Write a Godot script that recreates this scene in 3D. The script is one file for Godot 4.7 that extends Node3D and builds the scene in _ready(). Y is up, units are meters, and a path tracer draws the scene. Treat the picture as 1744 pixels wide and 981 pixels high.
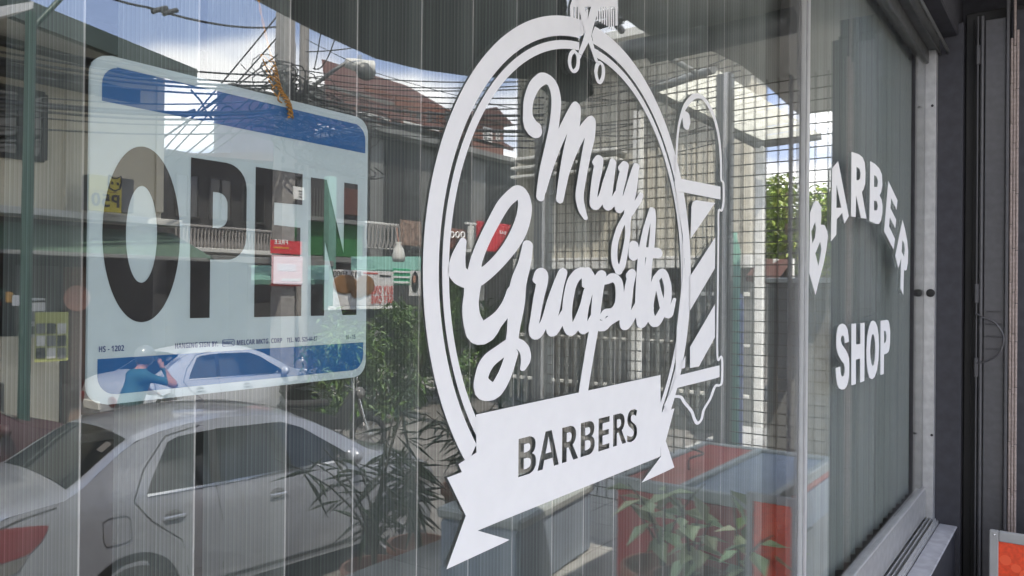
extends Node3D
# A barber shop window seen at a slant: decals and an OPEN sign on the pane, vertical blinds behind it, and the street in front of the shop mirrored in it.
# x runs along the shop front, z = 0 is the pane, the street lies towards +z, y = 0 is the road; the shop stands on a raised porch.

const EYE := Vector3(0, 2.55, 0.6)
var M := {}
var used := {}
var rng := RandomNumberGenerator.new()

func numbered(n: String) -> String:
	if not used.has(n):
		used[n] = 0
		return n
	used[n] += 1
	return "%s_%03d" % [n, used[n]]

func surf() -> SurfaceTool:
	var st := SurfaceTool.new()
	st.begin(Mesh.PRIMITIVE_TRIANGLES)
	st.set_smooth_group(-1)
	st.set_uv(Vector2.ZERO)
	return st

func done(st: SurfaceTool) -> ArrayMesh:
	st.generate_normals()
	return st.commit()

func obj(called: String, what, m: Material, parent: Node = null) -> MeshInstance3D:
	var o := MeshInstance3D.new()
	o.mesh = done(what) if what is SurfaceTool else what
	o.material_override = m
	if parent == null:
		o.name = numbered(called)
		add_child(o)
	else:
		o.name = called
		parent.add_child(o, true)
	return o

func tag(o: Node, label: String, category: String, group := "", kind := "") -> Node:
	if label: o.set_meta("label", label)
	if category: o.set_meta("category", category)
	if group: o.set_meta("group", group)
	if kind: o.set_meta("kind", kind)
	return o

func thing(called: String, label: String, category: String, at := Vector3.ZERO, turn := 0.0, group := "") -> Node3D:
	var o := Node3D.new()
	o.name = numbered(called)
	add_child(o)
	o.position = at
	o.rotation.y = turn
	tag(o, label, category, group)
	return o

func struct(called: String, what, m: Material) -> MeshInstance3D:
	var o := obj(called, what, m)
	o.set_meta("kind", "structure")
	return o

func copy(src: Node3D, at: Vector3, turn: float, label := "", group := "") -> Node3D:
	var o: Node3D = src.duplicate()
	o.name = numbered(str(src.name).get_slice("_0", 0))
	add_child(o)
	o.position = at
	o.rotation.y = turn
	if label: o.set_meta("label", label)
	if group: o.set_meta("group", group)
	return o

# ---------------------------------------------------------------- shapes
func quad(st: SurfaceTool, a: Vector3, b: Vector3, c: Vector3, d: Vector3) -> void:
	var uv := [Vector2(0, 0), Vector2(1, 0), Vector2(1, 1), Vector2(0, 1)]
	var p := [a, b, c, d]
	for i in [0, 1, 2, 0, 2, 3]:
		st.set_uv(uv[i])
		st.add_vertex(p[i])

func box(st: SurfaceTool, c: Vector3, s: Vector3, b := Basis()) -> void:
	var h := s * 0.5
	var p := []
	for i in 8:
		p.append(c + b * Vector3(h.x * (1 if i & 1 else -1), h.y * (1 if i & 2 else -1), h.z * (1 if i & 4 else -1)))
	for f in [[0, 2, 3, 1], [5, 7, 6, 4], [4, 6, 2, 0], [1, 3, 7, 5], [2, 6, 7, 3], [4, 0, 1, 5]]:
		quad(st, p[f[0]], p[f[1]], p[f[2]], p[f[3]])

func cbox(st: SurfaceTool, lo: Vector3, hi: Vector3, e := 0.0) -> void:   # a box by its corners, its edges chamfered by e
	if e <= 0.0:
		box(st, (lo + hi) * 0.5, hi - lo)
		return
	var c := (lo + hi) * 0.5
	var h := (hi - lo) * 0.5
	var faces := []
	for ax in 3:
		for sg in [-1.0, 1.0]:
			var u := Vector3.ZERO
			var v := Vector3.ZERO
			var n := Vector3.ZERO
			n[ax] = sg
			u[(ax + 1) % 3] = 1.0
			v[(ax + 2) % 3] = 1.0
			faces.append([n, u, v])
	for f in faces:
		var n: Vector3 = f[0]
		var u: Vector3 = f[1]
		var v: Vector3 = f[2]
		var hn := absf(n.dot(h))
		var hu := u.dot(h) - e
		var hv := v.dot(h) - e
		var q := [c + n * hn - u * hu - v * hv, c + n * hn + u * hu - v * hv, c + n * hn + u * hu + v * hv, c + n * hn - u * hu + v * hv]
		if n.x + n.y + n.z > 0: q.reverse()
		quad(st, q[0], q[1], q[2], q[3])
	for a in 3:      # the twelve chamfers
		var b := (a + 1) % 3
		var d := (a + 2) % 3
		for sb in [-1.0, 1.0]:
			for sd in [-1.0, 1.0]:
				var p := []
				for k in [[1, 0, -1], [1, 0, 1], [0, 1, 1], [0, 1, -1]]:
					var w := Vector3.ZERO
					w[a] = (h[a] - e) * k[2]
					w[b] = sb * (h[b] - e * k[1])
					w[d] = sd * (h[d] - e * k[0])
					p.append(c + w)
				if sb * sd < 0: p.reverse()
				quad(st, p[0], p[1], p[2], p[3])

func tube(st: SurfaceTool, pts: Array, r: float, sides := 6, r2 := -1.0, caps := true) -> void:
	if r2 < 0: r2 = r
	st.set_smooth_group(0)
	var prev := []
	var n := pts.size()
	var up := Vector3.UP
	for i in n:
		var t: Vector3 = (pts[mini(i + 1, n - 1)] - pts[maxi(i - 1, 0)]).normalized()
		if absf(t.dot(up)) > 0.95: up = Vector3.RIGHT if absf(t.x) < 0.9 else Vector3.FORWARD
		var u := t.cross(up).normalized()
		var v := u.cross(t)
		up = v
		var rr := lerpf(r, r2, i / float(maxi(n - 1, 1)))
		var ring := []
		for k in sides:
			var a := TAU * k / sides
			ring.append(pts[i] + (u * cos(a) + v * sin(a)) * rr)
		if i > 0:
			for k in sides:
				quad(st, prev[k], prev[(k + 1) % sides], ring[(k + 1) % sides], ring[k])
		if caps and (i == 0 or i == n - 1):
			st.set_smooth_group(-1)
			for k in range(1, sides - 1):
				for q in ([ring[0], ring[k], ring[k + 1]] if i == 0 else [ring[0], ring[k + 1], ring[k]]):
					st.add_vertex(q)
			st.set_smooth_group(0)
		prev = ring
	st.set_smooth_group(-1)

func ball(st: SurfaceTool, c: Vector3, r: Vector3, nu := 12, nv := 8) -> void:
	st.set_smooth_group(0)
	for i in nv:
		for j in nu:
			var q := []
			for k in [[i, j], [i, j + 1], [i + 1, j + 1], [i + 1, j]]:
				var a: float = PI * k[0] / nv
				var b: float = TAU * k[1] / nu
				q.append(c + Vector3(sin(a) * cos(b), cos(a), sin(a) * sin(b)) * r)
			quad(st, q[0], q[1], q[2], q[3])
	st.set_smooth_group(-1)

func lathe(st: SurfaceTool, at: Vector3, prof: Array, axis := Basis(), sides := 20) -> void:   # prof: Vector2(radius, height)
	st.set_smooth_group(0)
	for i in prof.size() - 1:
		for k in sides:
			var q := []
			for e in [[i, k], [i, k + 1], [i + 1, k + 1], [i + 1, k]]:
				var a: float = TAU * e[1] / sides
				q.append(at + axis * Vector3(cos(a) * prof[e[0]].x, prof[e[0]].y, sin(a) * prof[e[0]].x))
			quad(st, q[0], q[3], q[2], q[1])
	st.set_smooth_group(-1)

func prism(st: SurfaceTool, poly: PackedVector2Array, f: Callable, z0: float, z1: float) -> void:   # f(x, y, z) -> Vector3
	var tri := Geometry2D.triangulate_polygon(poly)
	for i in range(0, tri.size(), 3):
		for k in [0, 1, 2]:
			st.add_vertex(f.call(poly[tri[i + k]].x, poly[tri[i + k]].y, z1))
		for k in [0, 2, 1]:
			st.add_vertex(f.call(poly[tri[i + k]].x, poly[tri[i + k]].y, z0))
	for i in poly.size():
		var a := poly[i]
		var b := poly[(i + 1) % poly.size()]
		quad(st, f.call(a.x, a.y, z0), f.call(b.x, b.y, z0), f.call(b.x, b.y, z1), f.call(a.x, a.y, z1))

func flat_xy(x, y, z): return Vector3(x, y, z)

func catmull(p: Array, n := 6) -> Array:
	var out := []
	for i in p.size() - 1:
		var a = p[maxi(i - 1, 0)]
		var b = p[i]
		var c = p[i + 1]
		var d = p[mini(i + 2, p.size() - 1)]
		for k in n:
			var t := k / float(n)
			out.append(b * 1.0 + (c - a) * (0.5 * t) + (a * 2.0 - b * 5.0 + c * 4.0 - d) * (0.5 * t * t) + (b * 3.0 - a - c * 3.0 + d) * (0.5 * t * t * t))
	out.append(p[-1])
	return out

func sagging(a: Vector3, b: Vector3, sag: float, n := 10) -> Array:
	var out := []
	for i in n + 1:
		var t := i / float(n)
		out.append(a.lerp(b, t) - Vector3(0, 4 * sag * t * (1 - t), 0))
	return out

func chaikin(p: PackedVector2Array, times := 2) -> PackedVector2Array:
	for k in times:
		var out := PackedVector2Array()
		for i in p.size():
			var a := p[i]
			var b := p[(i + 1) % p.size()]
			out.append(a.lerp(b, 0.25))
			out.append(a.lerp(b, 0.75))
		p = out
	return p

# ---------------------------------------------------------------- flat cut film: any overlap of outlines, with others cut away, meshed line by line
func spans(polys: Array, boxes: Array, y: float) -> Array:
	var iv := []
	for n in polys.size():
		if y < boxes[n].x or y > boxes[n].y: continue
		var p: PackedVector2Array = polys[n]
		var xs := []
		var a := p[p.size() - 1]
		for b in p:
			if (a.y <= y) != (b.y <= y):
				xs.append(a.x + (b.x - a.x) * (y - a.y) / (b.y - a.y))
			a = b
		xs.sort()
		for k in range(0, xs.size() - 1, 2):
			iv.append(Vector2(xs[k], xs[k + 1]))
	if iv.size() < 2: return iv
	iv.sort_custom(func(s, t): return s.x < t.x)
	var out := [iv[0]]
	for k in range(1, iv.size()):
		if iv[k].x <= out[-1].y: out[-1] = Vector2(out[-1].x, maxf(out[-1].y, iv[k].y))
		else: out.append(iv[k])
	return out

func less(a: Array, b: Array) -> Array:
	var out := []
	for s in a:
		var x: float = s.x
		for c in b:
			if c.y <= x or c.x >= s.y: continue
			if c.x > x: out.append(Vector2(x, c.x))
			x = maxf(x, c.y)
		if x < s.y: out.append(Vector2(x, s.y))
	return out

func extents(polys: Array) -> Array:
	var out := []
	for p in polys:
		var lo := INF
		var hi := -INF
		for v in p:
			lo = minf(lo, v.y)
			hi = maxf(hi, v.y)
		out.append(Vector2(lo, hi))
	return out

func film(polys: Array, cuts: Array, z: float, step := 0.0008, back := false) -> SurfaceTool:
	var st := surf()
	var eb := extents(polys)
	var ec := extents(cuts)
	var lo := INF
	var hi := -INF
	for e in eb:
		lo = minf(lo, e.x)
		hi = maxf(hi, e.y)
	var n := int(ceil((hi - lo) / step))
	var prev := []
	var ends := [0, 1, 2, 0, 2, 3]
	for i in n + 1:
		var y := lo + (hi - lo) * (i + 0.001) / (n + 0.002)
		var now := less(spans(polys, eb, y), spans(cuts, ec, y))
		if i > 0:
			var y0 := lo + (hi - lo) * (i - 1 + 0.001) / (n + 0.002)
			var bottom := prev
			var top := now
			if prev.size() != now.size():
				var mid := less(spans(polys, eb, (y + y0) * 0.5), spans(cuts, ec, (y + y0) * 0.5))
				bottom = mid
				top = mid
			for k in bottom.size():
				var q := [Vector3(bottom[k].x, y0, z), Vector3(top[k].x, y, z), Vector3(top[k].y, y, z), Vector3(bottom[k].y, y0, z)]
				for e in ends: st.add_vertex(q[e])
		prev = now
	return st

func ink(pts: Array, closed := false) -> Array:    # a brush stroke: [x, y, half width, half height] per point -> convex pieces
	var p := []
	for v in pts: p.append(Vector4(v[0], v[1], v[2], v[3]))
	if closed: p.append(p[0])
	p = catmull(p, 5)
	var out := []
	for i in p.size() - 1:
		var both := PackedVector2Array()
		for e in [p[i], p[i + 1]]:
			for k in 14:
				both.append(Vector2(e.x + e.z * cos(TAU * k / 14), e.y + e.w * sin(TAU * k / 14)))
		out.append(Geometry2D.convex_hull(both))
	return out

func ring_poly(c: Vector2, rx: float, ry: float, n := 72) -> PackedVector2Array:
	var p := PackedVector2Array()
	for k in n: p.append(c + Vector2(rx * cos(TAU * k / n), ry * sin(TAU * k / n)))
	return p

func rounded(lo: Vector2, hi: Vector2, r: float, corners := 15) -> PackedVector2Array:   # bits of corners: which corners are round (1 lower left, 2 lower right, 4 upper right, 8 upper left)
	var p := PackedVector2Array()
	for c in [[lo.x, lo.y, PI, 1], [hi.x, lo.y, 1.5 * PI, 2], [hi.x, hi.y, 0.0, 4], [lo.x, hi.y, 0.5 * PI, 8]]:
		if not (corners & c[3]):
			p.append(Vector2(c[0], c[1]))
			continue
		var m := Vector2(clampf(c[0], lo.x + r, hi.x - r), clampf(c[1], lo.y + r, hi.y - r))
		for k in 7: p.append(m + Vector2.from_angle(c[2] + k * PI / 12) * r)
	return p

func letters(text: String, bold := true, serif := false) -> TextMesh:
	var f := SystemFont.new()
	f.font_names = PackedStringArray(["Droid Serif" if serif else "Droid Sans"])
	f.font_weight = 700 if bold else 400
	var t := TextMesh.new()
	t.text = text
	t.font = f
	t.font_size = 64
	t.pixel_size = 0.01
	t.depth = 0.0
	t.curve_step = 1.0
	return t

func lettering(text: String, f: Callable, bold := true) -> ArrayMesh:     # the text laid over the unit square and then wherever f(u, v) puts it
	var a := letters(text, bold).get_mesh_arrays()
	var v: PackedVector3Array = a[Mesh.ARRAY_VERTEX]
	var idx = a[Mesh.ARRAY_INDEX]
	var lo := Vector2(INF, INF)
	var hi := -lo
	for p in v:
		lo = lo.min(Vector2(p.x, p.y))
		hi = hi.max(Vector2(p.x, p.y))
	var st := surf()
	var order: Array = Array(idx) if idx != null else range(v.size())
	for i in order:
		st.add_vertex(f.call((v[i].x - lo.x) / (hi.x - lo.x), (v[i].y - lo.y) / (hi.y - lo.y)))
	return done(st)

func text_pieces(text: String, lo: Vector2, hi: Vector2, slant := 0.0) -> Array:   # triangles of the text, for cutting it out of a film
	var a := letters(text).get_mesh_arrays()
	var v: PackedVector3Array = a[Mesh.ARRAY_VERTEX]
	var idx = a[Mesh.ARRAY_INDEX]
	var l := Vector2(INF, INF)
	var h := -l
	for p in v:
		l = l.min(Vector2(p.x, p.y))
		h = h.max(Vector2(p.x, p.y))
	var order: Array = Array(idx) if idx != null else range(v.size())
	var out := []
	for i in range(0, order.size(), 3):
		var t := PackedVector2Array()
		for k in 3:
			var q := (Vector2(v[order[i + k]].x, v[order[i + k]].y) - l) / (h - l)
			t.append(lo + q * (hi - lo) + Vector2(0, slant * q.x))
		out.append(t)
	return out

func sign_text(text: String, c: Vector3, w: float, h: float, m: Material, parent: Node, called := "lettering", bold := true, turn := Basis()) -> void:   # faces the shop (-z) and reads properly from there
	obj(called, lettering(text, func(u, v): return c + turn * Vector3((0.5 - u) * w, (v - 0.5) * h, 0), bold), m, parent)

# ---------------------------------------------------------------- materials
func mat(c: Color, rough := 0.7, metal := 0.0) -> StandardMaterial3D:    # c: linear base colour
	var m := StandardMaterial3D.new()
	m.albedo_color = c.linear_to_srgb()
	m.roughness = rough
	m.metallic = metal
	return m

func noise_tex(freq: float, lo: Color, hi: Color, seed_ := 1, octaves := 4, size := 256, cell := false) -> NoiseTexture2D:
	var n := FastNoiseLite.new()
	n.seed = seed_
	n.noise_type = FastNoiseLite.TYPE_CELLULAR if cell else FastNoiseLite.TYPE_SIMPLEX_SMOOTH
	n.frequency = freq
	n.fractal_octaves = octaves
	var t := NoiseTexture2D.new()
	t.width = size
	t.height = size
	t.seamless = true
	t.noise = n
	var g := Gradient.new()
	g.set_color(0, lo.linear_to_srgb())
	g.set_color(1, hi.linear_to_srgb())
	t.color_ramp = g
	return t

func rough_mat(c: Color, vary: float, tile: float, rough := 0.8, bump := 0.0, seed_ := 1, freq := 0.02) -> StandardMaterial3D:    # weathered surface, tile metres per repeat
	var m := StandardMaterial3D.new()
	m.albedo_texture = noise_tex(freq, c * (1.0 - vary), c * (1.0 + vary), seed_)
	m.uv1_triplanar = true
	m.uv1_world_triplanar = true
	m.uv1_scale = Vector3.ONE / tile
	m.roughness = rough
	if bump > 0.0:
		m.heightmap_enabled = true
		m.heightmap_scale = bump
		m.heightmap_texture = m.albedo_texture
	return m

func c(r: float, g: float, b: float) -> Color: return Color(r, g, b)

# ---------------------------------------------------------------- the scene
func _ready():
	rng.seed = 11
	var cam := Camera3D.new()
	cam.name = "camera"
	cam.position = EYE
	cam.basis = Basis(Vector3(0.5849, 0.009512, 0.81105), Vector3(-0.00889, 0.999946, -0.005316), Vector3(-0.811057, -0.004102, 0.584953))
	cam.fov = 40.1271
	cam.near = 0.05
	cam.far = 400.0
	cam.current = true
	add_child(cam)
	var env := Environment.new()
	env.background_mode = Environment.BG_SKY
	env.sky = cloudy_sky()
	env.background_energy_multiplier = 1.0
	env.tonemap_mode = Environment.TONE_MAPPER_LINEAR
	env.tonemap_exposure = 4
	env.sdfgi_enabled = true
	env.ssao_enabled = true
	env.ssil_enabled = true
	var we := WorldEnvironment.new()
	we.name = "environment"
	we.environment = env
	add_child(we)
	var sun := DirectionalLight3D.new()
	sun.name = "sun"
	sun.light_color = Color(1.0, 0.96, 0.9)
	sun.light_energy = 1.3
	sun.light_angular_distance = 0.5
	sun.shadow_enabled = true
	add_child(sun)
	sun.look_at_from_position(Vector3.ZERO, Vector3(0.30, -0.86, 0.42))
	materials()
	ground()
	shop()
	panes()
	blinds()
	right_wall()
	awning()
	neighbour_porch()
	street_left()
	street_middle()
	street_right()
	vehicles()
	plants()
	wires()
	logo()
	shop_words()
	open_sign()

func cloudy_sky() -> Sky:
	var w := 1024
	var h := 512
	var im := Image.create(w, h, false, Image.FORMAT_RGBF)
	var n := FastNoiseLite.new()
	n.seed = 25
	n.noise_type = FastNoiseLite.TYPE_SIMPLEX_SMOOTH
	n.frequency = 1.0
	n.fractal_octaves = 5
	for y in h / 2:
		var el := (0.5 - (y + 0.5) / h) * PI
		var cy := sin(el)
		var ce := cos(el)
		var blue := Color(0.30, 0.42, 0.72).lerp(Color(0.72, 0.80, 0.95), pow(1.0 - cy, 5.0))
		for x in w:
			var a := (x + 0.5) / w * TAU
			var d := Vector3(sin(a) * ce, cy, -cos(a) * ce)
			var q := d / (cy + 0.22) * 1.15
			var v := n.get_noise_3d(q.x, q.y, q.z)
			var cover := smoothstep(-0.16, 0.26, v + 0.30 * (1.0 - smoothstep(0.08, 0.30, cy)) - 0.04)
			var shade := 0.80 + 0.35 * n.get_noise_3d(q.x * 2.0 + 9.0, q.y, q.z * 2.0)
			im.set_pixel(x, y, (blue * 0.95).lerp(Color(1.42, 1.40, 1.38) * clampf(shade + 0.12, 0.6, 1.15), cover))
	for y in range(h / 2, h):
		for x in w: im.set_pixel(x, y, Color(0.30, 0.29, 0.27))
	var s := PanoramaSkyMaterial.new()
	s.panorama = ImageTexture.create_from_image(im)
	var sky := Sky.new()
	sky.sky_material = s
	return sky

func materials() -> void:
	M.asphalt = rough_mat(c(.15, .143, .135), .35, 2.5, .9, 0.4, 3)
	M.concrete = rough_mat(c(.34, .33, .31), .25, 2.0, .85, 0.3, 4)
	M.floor = rough_mat(c(.30, .30, .29), .2, 1.6, .6, 0.1, 5)
	M.beige = rough_mat(c(.74, .69, .54), .08, 3.0, .85, 0.1, 6, .01)
	M.cream = rough_mat(c(.42, .40, .335), .14, 2.5, .85, 0.1, 7, .01)
	M.grey_wall = rough_mat(c(.16, .165, .16), .2, 2.5, .85, 0.2, 8, .01)
	M.dark_wall = rough_mat(c(.035, .036, .036), .4, 2.0, .8, 0.2, 9, .01)
	M.purple = rough_mat(c(.075, .05, .085), .15, 2.0, .85, 0.1, 10, .01)
	M.brown = rough_mat(c(.17, .068, .045), .35, 1.5, .85, 0.3, 12)
	M.rust_roof = rough_mat(c(.085, .034, .026), .4, 1.2, .8, 0.3, 13)
	M.green_wall = rough_mat(c(.012, .13, .03), .15, 2.0, .7, 0.1, 14, .01)
	M.green_paint = mat(c(.006, .040, .028), .45)
	M.gutter = rough_mat(c(.045, .07, .06), .2, 1.0, .5, 0.0, 15)
	M.soffit = rough_mat(c(.60, .58, .54), .12, 2.0, .9, 0.0, 16, .01)
	M.white = mat(c(.72, .72, .70), .6)
	M.offwhite = rough_mat(c(.55, .55, .52), .12, 1.0, .7, 0.0, 17)
	M.clear_sheet = rough_mat(c(.55, .55, .52), .3, .6, .7, 0.0, 70)
	M.clear_sheet.backlight_enabled = true
	M.clear_sheet.backlight = Color(1.3, 1.3, 1.25)
	M.teal_sheet = rough_mat(c(.12, .26, .21), .15, 1.2, .7, 0.0, 18)
	M.awning_green = rough_mat(c(.07, .12, .085), .2, 1.5, .7, 0.0, 19)
	M.aluminium = rough_mat(c(.37, .372, .375), .15, .3, .38, 0.0, 20)
	M.aluminium.metallic = .25
	M.stile = rough_mat(c(.50, .505, .50), .05, .4, .38, 0.0, 40)
	M.aluminium_dull = rough_mat(c(.105, .108, .107), .2, .5, .45, 0.0, 21)
	M.aluminium_dull.metallic = .3
	M.jamb = rough_mat(c(.034, .034, .042), .22, .35, .75, 0.25, 22, .02)
	M.sill = rough_mat(c(.34, .34, .37), .2, .4, .7, 0.2, 23, .02)
	M.black = mat(c(.012, .012, .013), .6)
	M.rubber = mat(c(.018, .018, .018), .85)
	M.steel_grey = rough_mat(c(.075, .074, .080), .14, .25, .5, 0.12, 24, .02)
	M.steel_grey.metallic = .2
	M.bamboo = rough_mat(c(.30, .245, .225), .3, .12, .8, 0.15, 25, .02)
	M.brick_wall = rough_mat(c(.20, .13, .10), .35, .3, .9, 0.4, 26)
	M.wire = mat(c(.02, .02, .022), .6)
	M.pole = rough_mat(c(.27, .26, .25), .2, .9, .9, 0.3, 27)
	M.tarp = rough_mat(c(.016, .019, .018), .2, 1.0, .9, 0.0, 28)
	M.ceiling = rough_mat(c(.30, .295, .27), .08, 1.4, .85, 0.0, 29, .01)
	M.mesh_wire = mat(c(.085, .075, .06), .6, .3)
	M.red_paint = rough_mat(c(.40, .03, .025), .15, .7, .35, 0.0, 30, .01)
	M.dark_red = mat(c(.16, .012, .012), .3)
	M.pale_trim = rough_mat(c(.33, .36, .35), .1, .5, .5, 0.0, 31)
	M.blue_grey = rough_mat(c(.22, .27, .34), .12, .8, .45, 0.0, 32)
	M.glass_dark = mat(c(.012, .014, .015), .04)
	M.glass_dark.metallic_specular = .6
	M.leaf = mat(c(.060, .115, .030), .5)
	M.leaf.backlight_enabled = true
	M.leaf.backlight = Color(.25, .35, .1)
	M.leaf_light = mat(c(.25, .34, .06), .5)
	M.leaf_light.backlight_enabled = true
	M.leaf_light.backlight = Color(.5, .6, .15)
	M.leaf_dark = mat(c(.030, .060, .022), .55)
	M.leaf_pale = mat(c(.34, .44, .28), .5)
	M.stem = mat(c(.07, .065, .03), .8)
	M.bark = rough_mat(c(.10, .075, .05), .4, .4, .95, 0.6, 33)
	M.terracotta = rough_mat(c(.26, .10, .055), .2, .4, .85, 0.1, 34)
	M.tyre = mat(c(.018, .018, .018), .9)
	M.rim = mat(c(.45, .45, .46), .3, .8)
	M.chrome = mat(c(.7, .7, .7), .12, 1.0)
	M.tail_red = mat(c(.13, .004, .006), .12)
	M.tail_red.clearcoat_enabled = true
	M.lamp_clear = mat(c(.16, .155, .15), .1, .3)
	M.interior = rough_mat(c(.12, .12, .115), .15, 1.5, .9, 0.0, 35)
	M.orange = rough_mat(c(.62, .055, .012), .22, .16, .4, 0.0, 36, .03)
	M.board_grey = rough_mat(c(.27, .27, .27), .06, .4, .5, 0.0, 37)
	M.yellow = mat(c(.55, .46, .06), .6)
	M.ochre = mat(c(.60, .30, .03), .6)
	M.red_sign = mat(c(.55, .035, .045), .5)
	M.green_sign = mat(c(.03, .33, .16), .5)
	M.text_black = mat(c(.02, .02, .02), .6)
	M.text_white = mat(c(.8, .8, .78), .6)
	M.text_red = mat(c(.55, .06, .05), .6)
	M.skin = mat(c(.36, .17, .11), .55)
	M.vinyl = rough_mat(c(.86, .85, .845), .02, .5, .40, 0.03, 38, .05)
	M.cloth_pink = rough_mat(c(.50, .26, .20), .15, .8, .9, 0.0, 39)
	M.banner = mat(c(.62, .61, .60), .6)
	M.blue = mat(c(.03, .05, .16), .5)

func ground() -> void:
	var st := surf()
	quad(st, Vector3(-150, 0, -60), Vector3(-150, 0, 200), Vector3(250, 0, 200), Vector3(250, 0, -60))
	struct("ground", st, M.concrete)
	st = surf()
	quad(st, Vector3(-150, .004, 3.4), Vector3(-150, .004, 12.2), Vector3(250, .004, 12.2), Vector3(250, .004, 3.4))
	struct("road", st, M.asphalt)
	st = surf()
	cbox(st, Vector3(-150, .004, 12.2), Vector3(250, .13, 13.2), .02)
	struct("pavement", st, M.concrete)
	st = surf()
	for k in 9:      # worn white edge line along the far kerb
		cbox(st, Vector3(-6 + k * 4.0, .005, 11.75), Vector3(-3.4 + k * 4.0, .009, 11.87))
	struct("road_marking", st, M.white)

func shop() -> void:
	var porch := thing("shop_porch", "raised concrete porch floor in front of the barber shop window", "porch")
	porch.set_meta("kind", "structure")
	var st := surf()
	cbox(st, Vector3(-6, 0, -4), Vector3(9.5, .93, 2.75), .02)
	obj("slab", st, M.concrete, porch)
	for ix in 30:     # square floor tiles with recessed joints
		for iz in 5:
			st = surf()
			var x := -4.4 + ix * .46
			var z := .5 + iz * .45
			cbox(st, Vector3(x, .93, z), Vector3(x + .452, .945 + rng.randf() * .002, z + .442), .003)
			obj("floor_tile", st, M.floor, porch)
	var wall := thing("shop_front_wall", "grey plastered shop front wall round the window", "wall")
	wall.set_meta("kind", "structure")
	for q in [[Vector3(-6, .95, -.16), Vector3(4.4, 1.455, .125)], [Vector3(-6, 1.455, -.16), Vector3(-.95, 3.78, .125)], [Vector3(-6, 3.78, -.16), Vector3(4.4, 4.3, .125)]]:
		st = surf()
		cbox(st, q[0], q[1], .006)
		obj("plaster", st, M.jamb, wall)
	st = surf()
	cbox(st, Vector3(-.95, 1.4555, .058), Vector3(4.247, 1.4645, .135), .004)
	struct("window_sill", st, M.sill)
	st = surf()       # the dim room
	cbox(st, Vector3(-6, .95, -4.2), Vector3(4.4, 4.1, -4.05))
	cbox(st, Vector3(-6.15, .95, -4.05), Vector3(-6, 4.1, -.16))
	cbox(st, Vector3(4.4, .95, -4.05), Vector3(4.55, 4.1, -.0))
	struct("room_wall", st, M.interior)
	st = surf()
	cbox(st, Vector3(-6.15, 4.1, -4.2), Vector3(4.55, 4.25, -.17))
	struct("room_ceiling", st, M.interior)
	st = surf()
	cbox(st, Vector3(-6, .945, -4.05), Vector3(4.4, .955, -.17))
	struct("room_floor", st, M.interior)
	# a styling chair and a counter stand in the dark behind the blinds
	var counter := thing("barber_counter", "long low counter along the back wall of the dim shop", "counter", Vector3(1.6, .955, -3.7))
	st = surf()
	cbox(st, Vector3(-1.6, .82, -.3), Vector3(1.6, .87, .3), .006)
	obj("counter_top", st, M.offwhite, counter)
	st = surf()
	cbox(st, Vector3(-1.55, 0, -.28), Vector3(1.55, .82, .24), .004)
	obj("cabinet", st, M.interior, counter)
	var frame := thing("window_frame", "grey aluminium frame with sliding tracks round the shop window", "window frame")
	st = surf()
	cbox(st, Vector3(-.95, 1.456, -.07), Vector3(4.25, 1.478, .056), .003)
	obj("sill_track", st, M.aluminium, frame)
	for z in [.018, .034, .050]:
		st = surf()
		cbox(st, Vector3(-.95, 1.478, z - .0018), Vector3(4.19, 1.50, z + .0018), .0008)
		obj("track_rail", st, M.aluminium, frame)
	st = surf()
	cbox(st, Vector3(-.95, 3.715, -.06), Vector3(4.25, 3.78, .045), .003)
	obj("head_track", st, M.aluminium_dull, frame)  # darker aluminium puts the shade at the window head into the colour
	for z in [.046, .080]:
		st = surf()
		cbox(st, Vector3(-.95, 3.70, z), Vector3(4.25, 3.722, z + .006), .001)
		obj("head_lip", st, M.aluminium_dull, frame)
	st = surf()
	cbox(st, Vector3(4.19, 1.478, -.03), Vector3(4.25, 3.715, .040), .003)
	obj("side_jamb", st, M.aluminium, frame)
	st = surf()
	cbox(st, Vector3(-.95, 1.478, -.03), Vector3(-.90, 3.715, .040), .003)
	obj("side_jamb", st, M.aluminium, frame)
	var stop := surf()
	lathe(stop, Vector3(4.19, 2.5605, 0.0235), [Vector2(.0001, .012), Vector2(.015, .012), Vector2(.019, .008), Vector2(.019, 0)], Basis(Vector3(0, 1, 0), Vector3(-1, 0, 0), Vector3(0, 0, 1)), 20)
	obj("rubber_stop", stop, M.rubber, frame)
	for p in [Vector3(4.19, 1.889, 0.0328), Vector3(4.19, 3.4485, 0.0251)]:
		var screw := surf()
		lathe(screw, p, [Vector2(.0001, .003), Vector2(.006, .003), Vector2(.006, 0)], Basis(Vector3(0, 1, 0), Vector3(-1, 0, 0), Vector3(0, 0, 1)), 10)
		obj("screw", screw, M.black, frame)

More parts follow.
